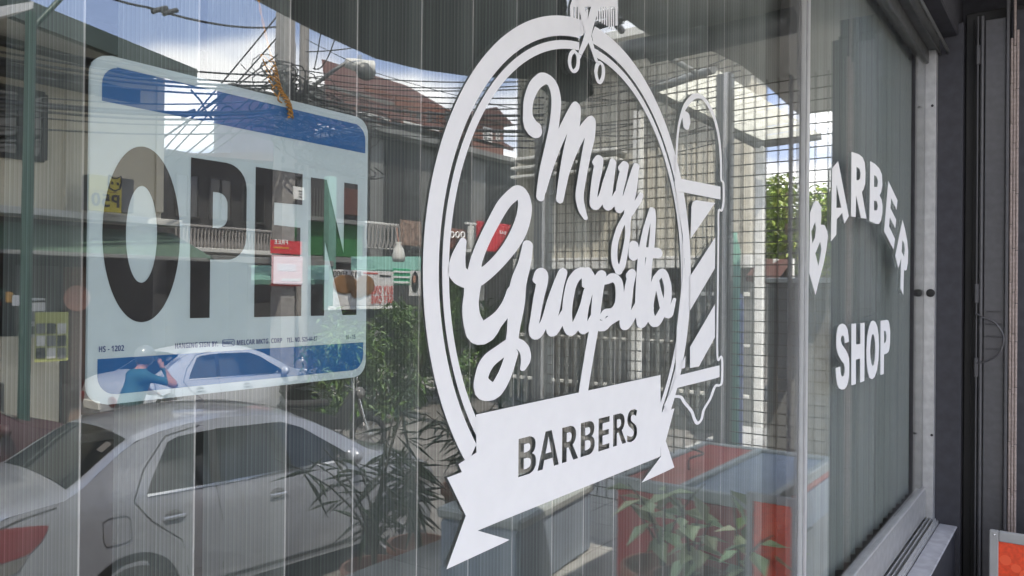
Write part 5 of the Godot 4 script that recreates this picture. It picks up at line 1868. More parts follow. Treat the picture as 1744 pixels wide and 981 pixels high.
# ---------------------------------------------------------------- film on the outside of the pane
func logo() -> void:
	var z := .0016
	var l := thing("round_logo_decal", "white vinyl logo of a ring, brush lettering, ribbon, scissors and barber pole on the pane", "window decal", Vector3.ZERO)
	var v: Material = M.vinyl
	var ctr := Vector2(1.033, 2.576)
	var gap := [PackedVector2Array([Vector2(0.9931, 2.8854), Vector2(0.9924, 2.9249), Vector2(1.0041, 2.9298), Vector2(1.0022, 3.0336), Vector2(1.021, 3.04), Vector2(1.0278, 2.9539), Vector2(1.0418, 2.9596), Vector2(1.0281, 2.9363), Vector2(1.0317, 2.9302), Vector2(1.0359, 2.8939)]), PackedVector2Array([Vector2(1.2846, 2.4032), Vector2(1.2784, 2.3521), Vector2(1.2925, 2.4859), Vector2(1.2577, 2.4462)])]
	var below := [PackedVector2Array([Vector2(.55, 1.9), Vector2(1.7, 1.9), Vector2(1.2786, 2.3418), Vector2(0.7566, 2.3601), Vector2(0.7366, 2.335), Vector2(0.6445, 2.3254)])]
	obj("outer_ring", film([ring_poly(ctr, .3745, .3760, 140)], [ring_poly(ctr, .3475, .3485, 140), gap[0]] + below, z), v, l)
	obj("inner_ring", film([ring_poly(ctr, .3415, .3425, 140)], [ring_poly(ctr, .3295, .3305, 140), gap[0]] + below, z), v, l)
	var first := []
	for s in [
		[[0.729, 2.6091, 0.0066, 0.0042], [0.7248, 2.5998, 0.0098, 0.0063], [0.7196, 2.5856, 0.0141, 0.009], [0.7198, 2.5717, 0.0174, 0.0111], [0.733, 2.5649, 0.0178, 0.0113], [0.7465, 2.5652, 0.0159, 0.01]],
		[[0.751, 2.5667, 0.0149, 0.0093], [0.7542, 2.5854, 0.0121, 0.0075], [0.7689, 2.6106, 0.0118, 0.0073], [0.7877, 2.6353, 0.0122, 0.0074], [0.8084, 2.6594, 0.0132, 0.0079], [0.83, 2.6751, 0.0137, 0.008], [0.8457, 2.6806, 0.0147, 0.0085], [0.8567, 2.6686, 0.0156, 0.0089], [0.8556, 2.6513, 0.0169, 0.0097], [0.8465, 2.632, 0.0174, 0.01], [0.8297, 2.6118, 0.0163, 0.0095], [0.8057, 2.5918, 0.015, 0.009], [0.779, 2.5746, 0.0144, 0.0088], [0.758, 2.5654, 0.0162, 0.0101]],
		[[0.7488, 2.561, 0.0171, 0.0107], [0.7468, 2.5467, 0.0153, 0.0096], [0.7447, 2.5325, 0.0158, 0.01], [0.7484, 2.5146, 0.0182, 0.0114], [0.7602, 2.4992, 0.0232, 0.0144], [0.7754, 2.5001, 0.0226, 0.0139], [0.7922, 2.5098, 0.0171, 0.0104], [0.8069, 2.5192, 0.0151, 0.009], [0.8219, 2.5333, 0.0141, 0.0083], [0.8333, 2.5485, 0.0157, 0.0092]],
		[[0.8645, 2.6113, 0.0124, 0.007], [0.8606, 2.5955, 0.0143, 0.0082], [0.8554, 2.582, 0.0156, 0.0089], [0.8437, 2.5586, 0.0186, 0.0108], [0.8402, 2.5316, 0.0185, 0.0108], [0.8341, 2.5011, 0.0144, 0.0084], [0.8305, 2.4829, 0.0143, 0.0084]],
		[[0.8331, 2.4835, 0.0144, 0.0084], [0.8089, 2.4742, 0.0151, 0.009], [0.7796, 2.4612, 0.0156, 0.0095], [0.7669, 2.4417, 0.0141, 0.0087], [0.7754, 2.4272, 0.0203, 0.0124], [0.796, 2.4252, 0.0172, 0.0104], [0.8157, 2.4429, 0.0153, 0.0091], [0.8307, 2.4684, 0.0143, 0.0084]],
		[[0.8331, 2.4828, 0.0118, 0.0069], [0.849, 2.4797, 0.0121, 0.007], [0.86, 2.4713, 0.0123, 0.007], [0.8629, 2.4594, 0.0116, 0.0067], [0.8563, 2.4482, 0.0068, 0.0039]]]: first += ink(s)
	obj("capital_letter", film(first, [], z), v, l)
	var word := []
	for s in [
		[[0.8876, 2.5663, 0.0114, 0.0064], [0.8975, 2.5737, 0.0159, 0.0088], [0.8992, 2.5616, 0.0145, 0.008], [0.8909, 2.5391, 0.0129, 0.0072], [0.8842, 2.5153, 0.012, 0.0068], [0.8802, 2.4995, 0.012, 0.0067], [0.8874, 2.4929, 0.0142, 0.008], [0.9059, 2.5068, 0.0102, 0.0057], [0.9232, 2.535, 0.012, 0.0066], [0.9425, 2.5639, 0.0124, 0.0066], [0.9532, 2.5775, 0.0118, 0.0063], [0.9427, 2.5556, 0.0124, 0.0066], [0.934, 2.5266, 0.0122, 0.0066], [0.9252, 2.5079, 0.0128, 0.007], [0.9269, 2.4947, 0.0143, 0.0078], [0.9435, 2.5058, 0.0124, 0.0067], [0.962, 2.5221, 0.0111, 0.0059]],
		[[1.0124, 2.5597, 0.0068, 0.0035], [1.019, 2.5703, 0.0138, 0.007], [1.0137, 2.579, 0.0137, 0.007], [0.9969, 2.5768, 0.015, 0.0078], [0.979, 2.5645, 0.0146, 0.0077], [0.9696, 2.544, 0.0144, 0.0076], [0.9652, 2.522, 0.0136, 0.0072], [0.9671, 2.5034, 0.0144, 0.0076], [0.977, 2.4929, 0.013, 0.0068], [0.9948, 2.5052, 0.0133, 0.0069], [1.0146, 2.53, 0.0137, 0.007], [1.0229, 2.5484, 0.0138, 0.007], [1.0348, 2.5671, 0.0132, 0.0066], [1.0223, 2.5801, 0.0138, 0.007]],
		[[1.0246, 2.5493, 0.0139, 0.007], [1.0146, 2.53, 0.0137, 0.007], [1.0082, 2.5084, 0.0144, 0.0074], [1.0102, 2.4935, 0.0119, 0.0061], [1.0307, 2.5016, 0.0122, 0.0062], [1.0498, 2.5208, 0.0108, 0.0054]],
		[[1.049, 2.5655, 0.0143, 0.0072], [1.0651, 2.5766, 0.0147, 0.0072], [1.0563, 2.5576, 0.0163, 0.0081], [1.0497, 2.5288, 0.0152, 0.0076], [1.0448, 2.5012, 0.0143, 0.0071], [1.0364, 2.4766, 0.0141, 0.0071], [1.0281, 2.4506, 0.0139, 0.0071], [1.0199, 2.4248, 0.0138, 0.007], [1.0119, 2.3975, 0.0136, 0.007]],
		[[1.0598, 2.5657, 0.0109, 0.0054], [1.0819, 2.5679, 0.0112, 0.0055], [1.1008, 2.5728, 0.0154, 0.0074], [1.1184, 2.5666, 0.0147, 0.007], [1.1247, 2.5479, 0.0139, 0.0066], [1.1211, 2.5291, 0.0158, 0.0075], [1.1018, 2.5191, 0.0135, 0.0065], [1.0791, 2.5185, 0.0112, 0.0055], [1.0681, 2.5114, 0.0092, 0.0045]],
		[[1.043, 2.5013, 0.0124, 0.0062], [1.0684, 2.4978, 0.0175, 0.0086], [1.0869, 2.5037, 0.0151, 0.0073], [1.1097, 2.5106, 0.0155, 0.0075], [1.1293, 2.5149, 0.0139, 0.0066], [1.1491, 2.5336, 0.0123, 0.0057]],
		[[1.1606, 2.5769, 0.0166, 0.0077], [1.1668, 2.5809, 0.0146, 0.0068], [1.1568, 2.5595, 0.0155, 0.0072], [1.1492, 2.5288, 0.0163, 0.0076], [1.1415, 2.5042, 0.0172, 0.0081], [1.1457, 2.4965, 0.0163, 0.0076], [1.1681, 2.5113, 0.0146, 0.0068], [1.1932, 2.5334, 0.0129, 0.0059]],
		[[1.2366, 2.6925, 0.0091, 0.004], [1.2149, 2.6547, 0.0111, 0.005], [1.2023, 2.6202, 0.0131, 0.0059], [1.1967, 2.5757, 0.0152, 0.0069], [1.1933, 2.5285, 0.0151, 0.0069], [1.2003, 2.5028, 0.0174, 0.0079], [1.2047, 2.4987, 0.0175, 0.0079], [1.2222, 2.5112, 0.0156, 0.007], [1.2354, 2.523, 0.0136, 0.006]],
		[[1.2412, 2.6919, 0.0103, 0.0045], [1.2439, 2.6739, 0.0103, 0.0046], [1.2379, 2.63, 0.0114, 0.005], [1.2272, 2.5973, 0.0135, 0.006], [1.2192, 2.5492, 0.0156, 0.007], [1.211, 2.5124, 0.0143, 0.0065]],
		[[1.1722, 2.6275, 0.0168, 0.0077], [1.1704, 2.61, 0.0168, 0.0077], [1.1787, 2.6172, 0.017, 0.0078], [1.22, 2.6181, 0.0201, 0.009], [1.2612, 2.6189, 0.0211, 0.0092]],
		[[1.2574, 2.5748, 0.014, 0.0061], [1.2833, 2.5857, 0.0156, 0.0067], [1.3006, 2.5694, 0.0159, 0.0068], [1.3058, 2.5537, 0.016, 0.0068], [1.3013, 2.5327, 0.0172, 0.0073], [1.2823, 2.5152, 0.0168, 0.0073], [1.2566, 2.4983, 0.0186, 0.0082], [1.238, 2.5079, 0.016, 0.0071], [1.2331, 2.5261, 0.0147, 0.0065], [1.2417, 2.5513, 0.0149, 0.0066], [1.2574, 2.5748, 0.014, 0.0061]],
		[[1.2599, 2.5687, 0.0105, 0.0046], [1.2721, 2.5463, 0.0107, 0.0046], [1.2894, 2.5203, 0.0145, 0.0062], [1.3092, 2.5116, 0.0173, 0.0074], [1.3214, 2.521, 0.0126, 0.0053], [1.3337, 2.5379, 0.0076, 0.0032]]]: word += ink(s)
	obj("lower_word", film(word, [], z + .0003), v, l)
	var upper := []
	for s in [
		[[0.8842, 2.7732, 0.0099, 0.0056], [0.8772, 2.7672, 0.0182, 0.0103], [0.8687, 2.7728, 0.018, 0.0102], [0.8616, 2.7849, 0.0116, 0.0066], [0.8627, 2.8039, 0.011, 0.0063], [0.8734, 2.8235, 0.0119, 0.0067], [0.8874, 2.836, 0.0128, 0.0072], [0.9017, 2.8425, 0.0138, 0.0076], [0.918, 2.8404, 0.0134, 0.0073], [0.9288, 2.8271, 0.0129, 0.007], [0.9306, 2.8085, 0.0122, 0.0066], [0.9251, 2.7795, 0.0121, 0.0066], [0.9151, 2.7468, 0.0134, 0.0073], [0.9038, 2.7168, 0.0131, 0.0073], [0.8956, 2.6916, 0.0108, 0.006], [0.8929, 2.6785, 0.01, 0.0056]],
		[[0.8985, 2.6879, 0.0087, 0.0048], [0.9126, 2.7196, 0.0104, 0.0057], [0.9331, 2.7553, 0.0114, 0.0062], [0.9574, 2.7893, 0.0118, 0.0063], [0.9843, 2.8215, 0.0107, 0.0056], [0.9815, 2.7953, 0.0139, 0.0072], [0.9644, 2.75, 0.0144, 0.0076], [0.9524, 2.7147, 0.0125, 0.0067], [0.9421, 2.6802, 0.01, 0.0054]],
		[[0.9494, 2.706, 0.0094, 0.005], [0.9741, 2.7498, 0.0113, 0.0059], [1.0032, 2.787, 0.0126, 0.0065], [1.0304, 2.8102, 0.0096, 0.0049], [1.0256, 2.7838, 0.0139, 0.007], [1.0141, 2.753, 0.0128, 0.0065], [1.0012, 2.7113, 0.0118, 0.0061], [0.9966, 2.6891, 0.0117, 0.006], [1.0036, 2.6716, 0.011, 0.0056], [1.014, 2.6603, 0.0068, 0.0035]],
		[[1.0457, 2.746, 0.0134, 0.0067], [1.0546, 2.7535, 0.0117, 0.0058], [1.0495, 2.7357, 0.0135, 0.0067], [1.0427, 2.7161, 0.0124, 0.0062], [1.0378, 2.6942, 0.0115, 0.0058], [1.0415, 2.6812, 0.0142, 0.0071], [1.0611, 2.6939, 0.0109, 0.0054], [1.0773, 2.7202, 0.0121, 0.0059], [1.0919, 2.7431, 0.012, 0.0058], [1.0974, 2.7549, 0.0105, 0.0051], [1.0921, 2.7348, 0.0114, 0.0055], [1.0833, 2.6998, 0.0122, 0.0059], [1.0798, 2.6839, 0.014, 0.0068], [1.0986, 2.6921, 0.0115, 0.0055], [1.1119, 2.7065, 0.0097, 0.0047]],
		[[1.1289, 2.748, 0.0149, 0.0071], [1.1388, 2.7559, 0.0121, 0.0057], [1.1291, 2.7338, 0.0139, 0.0066], [1.1196, 2.7111, 0.0128, 0.0061], [1.1161, 2.6901, 0.0137, 0.0065], [1.1202, 2.682, 0.0118, 0.0056], [1.1398, 2.699, 0.0121, 0.0057], [1.1577, 2.7267, 0.0124, 0.0058], [1.174, 2.7519, 0.0127, 0.0058], [1.1781, 2.7583, 0.0095, 0.0044], [1.1682, 2.7231, 0.0126, 0.0058], [1.1562, 2.6968, 0.0144, 0.0067], [1.1504, 2.68, 0.0143, 0.0067], [1.1487, 2.6626, 0.0102, 0.0048], [1.149, 2.6435, 0.0092, 0.0043], [1.1414, 2.6173, 0.0101, 0.0048], [1.1298, 2.5913, 0.011, 0.0052], [1.1161, 2.5834, 0.0098, 0.0047]],
		[[1.1504, 2.678, 0.0123, 0.0057], [1.1344, 2.6653, 0.01, 0.0047], [1.1188, 2.6491, 0.0102, 0.0049], [1.1056, 2.624, 0.0102, 0.0049], [1.1061, 2.598, 0.0106, 0.0051], [1.1201, 2.5835, 0.0118, 0.0056]],
		[[1.1962, 2.7135, 0.0087, 0.0039], [1.1877, 2.7038, 0.0103, 0.0047], [1.173, 2.6926, 0.011, 0.005], [1.1586, 2.6807, 0.0114, 0.0053]]]: upper += ink(s)
	obj("upper_word", film(upper, [], z + .0006), v, l)
	# ribbon with the word cut out of it
	var lo := Vector2(0.8465, 2.3046)
	var cap := Vector2(0.8457, 2.3572)
	var hi := Vector2(1.188, 2.3554)
	var cut := text_pieces("BARBERS", Vector2(lo.x, lo.y), Vector2(hi.x, cap.y))
	obj("ribbon", film([PackedVector2Array([Vector2(0.7559, 2.3992), Vector2(1.2766, 2.4055), Vector2(1.2802, 2.2621), Vector2(0.7605, 2.2567)]), PackedVector2Array([Vector2(0.7027, 2.3323), Vector2(0.73, 2.3334), Vector2(0.7232, 2.3443), Vector2(0.7578, 2.3527), Vector2(0.7616, 2.2564), Vector2(0.8294, 2.228), Vector2(0.7032, 2.2253), Vector2(0.738, 2.2799)]), PackedVector2Array([Vector2(1.2736, 2.3527), Vector2(1.2878, 2.3615), Vector2(1.2834, 2.3391), Vector2(1.3366, 2.3399), Vector2(1.3007, 2.2859), Vector2(1.3388, 2.2322), Vector2(1.2056, 2.2298), Vector2(1.2814, 2.2619)])], cut, z + .0009, .0008), v, l)
	# scissors and comb at the top of the ring
	var sc := []
	for s in [[[0.9914, 2.9799, 0.0091, 0.0047], [1.0001, 2.9617, 0.0101, 0.0052], [1.0106, 2.9447, 0.0094, 0.0048], [1.0177, 2.9317, 0.0086, 0.0044], [1.032, 2.9125, 0.006, 0.003], [1.0411, 2.9005, 0.0053, 0.0027]], [[1.0447, 2.9962, 0.0098, 0.0049], [1.031, 2.9707, 0.0105, 0.0053], [1.0209, 2.9475, 0.0095, 0.0048], [1.0143, 2.9308, 0.0086, 0.0044], [0.9978, 2.9056, 0.0057, 0.0029], [0.9896, 2.8932, 0.005, 0.0026]]]: sc += ink(s)
	for s in [[[0.9638, 2.8801, 0.0046, 0.0024], [0.9668, 2.891, 0.0046, 0.0024], [0.9764, 2.8985, 0.0047, 0.0025], [0.9863, 2.8949, 0.0048, 0.0025], [0.9881, 2.8859, 0.0048, 0.0025], [0.985, 2.8757, 0.0048, 0.0025], [0.9753, 2.8692, 0.0047, 0.0025], [0.9671, 2.8724, 0.0046, 0.0024]], [[1.0396, 2.8832, 0.005, 0.0025], [1.043, 2.8938, 0.005, 0.0025], [1.0519, 2.9004, 0.005, 0.0025], [1.0611, 2.8972, 0.0051, 0.0025], [1.0631, 2.8877, 0.0051, 0.0025], [1.0596, 2.877, 0.0051, 0.0025], [1.0506, 2.8696, 0.005, 0.0025], [1.0434, 2.8743, 0.005, 0.0025]]]: sc += ink(s, true)
	obj("scissors", film(sc, [], z + .0012), v, l)
	var cb := [PackedVector2Array([Vector2(0.9749, 2.9799), Vector2(1.1079, 3.0212), Vector2(1.1083, 3.0027), Vector2(0.9704, 2.9615)])]
	for k in 8:
		cb.append(PackedVector2Array([Vector2(1.0556, 2.9933), Vector2(1.0611, 2.9949), Vector2(1.0613, 2.9633), Vector2(1.0573, 2.9622)]))
		var sh: float = 1.0632 - 1.0559
		for i in cb[-1].size(): cb[-1][i] += Vector2(sh * (k - 2), 0)
	for k in 5:
		cb.append(PackedVector2Array([Vector2(0.9784, 2.9699), Vector2(0.9841, 2.9716), Vector2(0.9823, 2.9325), Vector2(0.979, 2.9316)]))
		for i in cb[-1].size(): cb[-1][i] += Vector2((0.9884 - 0.9802) * k, 0)
	cb.append(PackedVector2Array([Vector2(1.1002, 3.0188), Vector2(1.1079, 3.0212), Vector2(1.1088, 2.9729), Vector2(1.1011, 2.9708)]))
	cb.append(PackedVector2Array([Vector2(0.9655, 2.9618), Vector2(0.9749, 2.9799), Vector2(0.9759, 2.9222), Vector2(0.9678, 2.9234)]))
	obj("comb", film(cb, [], z + .0004), v, l)
	# barber pole
	var bp := []
	for s in [[[1.334, 2.7706, 0.0041, 0.0017], [1.3357, 2.8147, 0.0041, 0.0017], [1.3441, 2.8557, 0.0046, 0.0019], [1.368, 2.8926, 0.0079, 0.0033], [1.4, 2.9166, 0.0099, 0.004], [1.4249, 2.9267, 0.0107, 0.0043], [1.4595, 2.9287, 0.0105, 0.0041], [1.4957, 2.9139, 0.0091, 0.0035], [1.5241, 2.891, 0.0075, 0.0028], [1.5439, 2.8574, 0.0057, 0.0021], [1.5529, 2.8156, 0.0052, 0.0019], [1.5553, 2.7823, 0.0052, 0.0019], [1.5668, 2.7764, 0.0052, 0.0019], [1.5692, 2.7428, 0.0056, 0.0021], [1.5599, 2.7202, 0.0055, 0.002], [1.5423, 2.7163, 0.0048, 0.0018], [1.5418, 2.6685, 0.0045, 0.0017], [1.5413, 2.5492, 0.0045, 0.0017], [1.5422, 2.4228, 0.0048, 0.0018], [1.5619, 2.4204, 0.0052, 0.0019], [1.569, 2.4079, 0.0056, 0.0021], [1.5679, 2.3681, 0.0065, 0.0024], [1.5535, 2.3622, 0.0064, 0.0024], [1.531, 2.3619, 0.0069, 0.0026], [1.5054, 2.3397, 0.0067, 0.0026], [1.4742, 2.3222, 0.0068, 0.0027], [1.4614, 2.3043, 0.0067, 0.0026], [1.4413, 2.2995, 0.0072, 0.0028], [1.4257, 2.311, 0.0065, 0.0026], [1.4126, 2.326, 0.0064, 0.0026], [1.3795, 2.3463, 0.0062, 0.0025], [1.3626, 2.3579, 0.006, 0.0025], [1.3323, 2.3621, 0.0056, 0.0023]],
		[[1.3762, 2.8811, 0.016, 0.0065], [1.3778, 2.8704, 0.0179, 0.0073], [1.3767, 2.8593, 0.0134, 0.0055]]]: bp += ink(s)
	bp += [PackedVector2Array([Vector2(1.3343, 2.7589), Vector2(1.5511, 2.7674), Vector2(1.5517, 2.7411), Vector2(1.3425, 2.7352)]), PackedVector2Array([Vector2(1.4043, 2.713), Vector2(1.4097, 2.7224), Vector2(1.4264, 2.7274), Vector2(1.5227, 2.7314), Vector2(1.4015, 2.6518)]), PackedVector2Array([Vector2(1.5252, 2.6627), Vector2(1.5244, 2.6), Vector2(1.4019, 2.517), Vector2(1.4005, 2.5813)]), PackedVector2Array([Vector2(1.526, 2.5278), Vector2(1.5275, 2.461), Vector2(1.4475, 2.4087), Vector2(1.4042, 2.4085), Vector2(1.4034, 2.4479)]), PackedVector2Array([Vector2(1.3647, 2.4184), Vector2(1.383, 2.4336), Vector2(1.3808, 2.4102), Vector2(1.3649, 2.4097)]), PackedVector2Array([Vector2(1.3417, 2.3986), Vector2(1.5542, 2.4029), Vector2(1.5548, 2.3783), Vector2(1.3396, 2.3763)]), PackedVector2Array([Vector2(1.3317, 2.7618), Vector2(1.345, 2.7355), Vector2(1.3617, 2.6896), Vector2(1.3801, 2.7009), Vector2(1.3815, 2.6342), Vector2(1.3739, 2.6141), Vector2(1.3806, 2.5487), Vector2(1.3789, 2.5005), Vector2(1.3634, 2.4814), Vector2(1.3517, 2.4172), Vector2(1.3368, 2.3926), Vector2(1.3425, 2.4842), Vector2(1.3666, 2.5812), Vector2(1.365, 2.6572), Vector2(1.3268, 2.7505)]), PackedVector2Array([Vector2(1.3269, 2.3786), Vector2(1.3392, 2.3988), Vector2(1.3448, 2.3747), Vector2(1.3349, 2.3608), Vector2(1.3225, 2.3472), Vector2(1.3053, 2.3386), Vector2(1.2904, 2.3508)])]
	obj("barber_pole", film(bp, [], z + .0015), v, l)

func shop_words() -> void:
	var z := .0016
	var w := thing("shop_lettering_decal", "white vinyl words BARBER SHOP, the upper one arched, on the right pane", "window decal", Vector3.ZERO)
	var v: Material = M.vinyl
	for q in [
		[[PackedVector2Array([Vector2(2.2125, 2.7708), Vector2(2.2415, 2.7972), Vector2(2.2648, 2.8088), Vector2(2.2922, 2.8105), Vector2(2.3224, 2.7992), Vector2(2.3285, 2.7712), Vector2(2.3221, 2.747), Vector2(2.3653, 2.7487), Vector2(2.3935, 2.7327), Vector2(2.4014, 2.7186), Vector2(2.3858, 2.6788), Vector2(2.3541, 2.634), Vector2(2.3109, 2.5901), Vector2(2.2741, 2.5474), Vector2(2.2091, 2.6065)])], [PackedVector2Array([Vector2(2.2271, 2.7216), Vector2(2.2631, 2.7496), Vector2(2.2738, 2.734), Vector2(2.2643, 2.7078), Vector2(2.238, 2.6892)]), PackedVector2Array([Vector2(2.269, 2.6629), Vector2(2.3165, 2.6982), Vector2(2.3313, 2.6785), Vector2(2.3179, 2.6518), Vector2(2.301, 2.629)])]],
		[[PackedVector2Array([Vector2(2.4428, 2.922), Vector2(2.5132, 2.9542), Vector2(2.6542, 2.7982), Vector2(2.5962, 2.7699), Vector2(2.5676, 2.8013), Vector2(2.5025, 2.7765), Vector2(2.498, 2.7297), Vector2(2.4359, 2.7059), Vector2(2.4386, 2.8051)])], [PackedVector2Array([Vector2(2.4953, 2.88), Vector2(2.5566, 2.8169), Vector2(2.4975, 2.8105)])]],
		[[PackedVector2Array([Vector2(2.6834, 3.0075), Vector2(2.7866, 3.0146), Vector2(2.8434, 3.0127), Vector2(2.8744, 2.9989), Vector2(2.8883, 2.9665), Vector2(2.8845, 2.9288), Vector2(2.8597, 2.906), Vector2(2.8349, 2.8948), Vector2(2.9093, 2.8106), Vector2(2.8255, 2.8067), Vector2(2.7505, 2.8747), Vector2(2.7481, 2.8032), Vector2(2.6834, 2.8006)])], [PackedVector2Array([Vector2(2.7545, 2.9686), Vector2(2.7954, 2.9685), Vector2(2.813, 2.9568), Vector2(2.8087, 2.9384), Vector2(2.7894, 2.9294), Vector2(2.7559, 2.9248)])]],
		[[PackedVector2Array([Vector2(2.9605, 3.0166), Vector2(3.0433, 3.0174), Vector2(3.1158, 3.0108), Vector2(3.1612, 2.995), Vector2(3.1717, 2.956), Vector2(3.1515, 2.9289), Vector2(3.1223, 2.9135), Vector2(3.1586, 2.9018), Vector2(3.1775, 2.8819), Vector2(3.1755, 2.8537), Vector2(3.1524, 2.8239), Vector2(3.1144, 2.8081), Vector2(3.0652, 2.805), Vector2(2.9545, 2.8055)])], [PackedVector2Array([Vector2(3.0251, 2.9749), Vector2(3.0676, 2.9748), Vector2(3.0941, 2.9623), Vector2(3.0804, 2.9394), Vector2(3.0266, 2.9334)]), PackedVector2Array([Vector2(3.0283, 2.8858), Vector2(3.0766, 2.8863), Vector2(3.0945, 2.8723), Vector2(3.0806, 2.8552), Vector2(3.0296, 2.8507)])]],
		[[PackedVector2Array([Vector2(3.2802, 2.9857), Vector2(3.4689, 2.9294), Vector2(3.4527, 2.8896), Vector2(3.3382, 2.9249), Vector2(3.3265, 2.8849), Vector2(3.4437, 2.8501), Vector2(3.4276, 2.8142), Vector2(3.3147, 2.8489), Vector2(3.303, 2.8131), Vector2(3.4224, 2.7719), Vector2(3.3965, 2.7275), Vector2(3.2087, 2.7875)])], []],
		[[PackedVector2Array([Vector2(3.5815, 2.861), Vector2(3.6482, 2.8205), Vector2(3.6973, 2.7776), Vector2(3.719, 2.7359), Vector2(3.7131, 2.6856), Vector2(3.6864, 2.6563), Vector2(3.6474, 2.6517), Vector2(3.6241, 2.6559), Vector2(3.6131, 2.5497), Vector2(3.5483, 2.577), Vector2(3.5581, 2.7009), Vector2(3.4976, 2.6578), Vector2(3.4319, 2.7059)])], [PackedVector2Array([Vector2(3.5849, 2.7767), Vector2(3.6274, 2.7631), Vector2(3.6399, 2.7392), Vector2(3.6219, 2.7104), Vector2(3.5682, 2.7275)])]],
		[[PackedVector2Array([Vector2(2.668, 2.3993), Vector2(2.6141, 2.3967), Vector2(2.6086, 2.414), Vector2(2.5974, 2.4204), Vector2(2.5864, 2.4224), Vector2(2.5732, 2.4208), Vector2(2.565, 2.4144), Vector2(2.564, 2.407), Vector2(2.5812, 2.3938), Vector2(2.6246, 2.3766), Vector2(2.6527, 2.362), Vector2(2.6697, 2.3473), Vector2(2.6767, 2.3285), Vector2(2.6752, 2.2949), Vector2(2.6632, 2.2715), Vector2(2.6434, 2.2587), Vector2(2.6138, 2.253), Vector2(2.5796, 2.2551), Vector2(2.546, 2.2627), Vector2(2.5222, 2.2766), Vector2(2.51, 2.2994), Vector2(2.5011, 2.3276), Vector2(2.5593, 2.3286), Vector2(2.566, 2.3066), Vector2(2.5759, 2.2975), Vector2(2.588, 2.2944), Vector2(2.6038, 2.2961), Vector2(2.6145, 2.3057), Vector2(2.6165, 2.3206), Vector2(2.6063, 2.3333), Vector2(2.5707, 2.3461), Vector2(2.5287, 2.3678), Vector2(2.5107, 2.3863), Vector2(2.5067, 2.4038), Vector2(2.5094, 2.4298), Vector2(2.5238, 2.449), Vector2(2.5493, 2.4576), Vector2(2.5852, 2.4596), Vector2(2.6197, 2.4541), Vector2(2.6476, 2.4412), Vector2(2.6622, 2.4209)])], []],
		[[PackedVector2Array([Vector2(2.7011, 2.4548), Vector2(2.765, 2.4552), Vector2(2.7674, 2.3852), Vector2(2.8298, 2.3844), Vector2(2.8275, 2.4545), Vector2(2.8924, 2.4543), Vector2(2.8948, 2.2545), Vector2(2.8314, 2.2548), Vector2(2.8287, 2.3356), Vector2(2.7663, 2.3355), Vector2(2.769, 2.255), Vector2(2.7049, 2.257)])], []],
		[[PackedVector2Array([Vector2(2.9224, 2.3577), Vector2(2.9328, 2.4036), Vector2(2.959, 2.4359), Vector2(2.9908, 2.4544), Vector2(3.0253, 2.4583), Vector2(3.0657, 2.4525), Vector2(3.0992, 2.4349), Vector2(3.1238, 2.4027), Vector2(3.1321, 2.3602), Vector2(3.1237, 2.3116), Vector2(3.0984, 2.275), Vector2(3.0615, 2.2544), Vector2(3.0168, 2.25), Vector2(2.9744, 2.2593), Vector2(2.9461, 2.2833), Vector2(2.9283, 2.3177)])], [PackedVector2Array([Vector2(2.9834, 2.3544), Vector2(2.9931, 2.3876), Vector2(3.0097, 2.4065), Vector2(3.0286, 2.4105), Vector2(3.0498, 2.4004), Vector2(3.0652, 2.3774), Vector2(3.0694, 2.3496), Vector2(3.0624, 2.319), Vector2(3.0453, 2.3003), Vector2(3.0247, 2.2963), Vector2(3.0054, 2.3058), Vector2(2.9906, 2.327)])]],
		[[PackedVector2Array([Vector2(3.1575, 2.4543), Vector2(3.2689, 2.4549), Vector2(3.3021, 2.4515), Vector2(3.3232, 2.4373), Vector2(3.3412, 2.4089), Vector2(3.3391, 2.3644), Vector2(3.3287, 2.3427), Vector2(3.3104, 2.3304), Vector2(3.2774, 2.3265), Vector2(3.2251, 2.3266), Vector2(3.2226, 2.2523), Vector2(3.1615, 2.2533)])], [PackedVector2Array([Vector2(3.2218, 2.4139), Vector2(3.2433, 2.4139), Vector2(3.2598, 2.4064), Vector2(3.2675, 2.3941), Vector2(3.2645, 2.3782), Vector2(3.2503, 2.3694), Vector2(3.2235, 2.3688)])]]]:
		obj("letter", film(q[0], q[1], z, .0012), v, w)

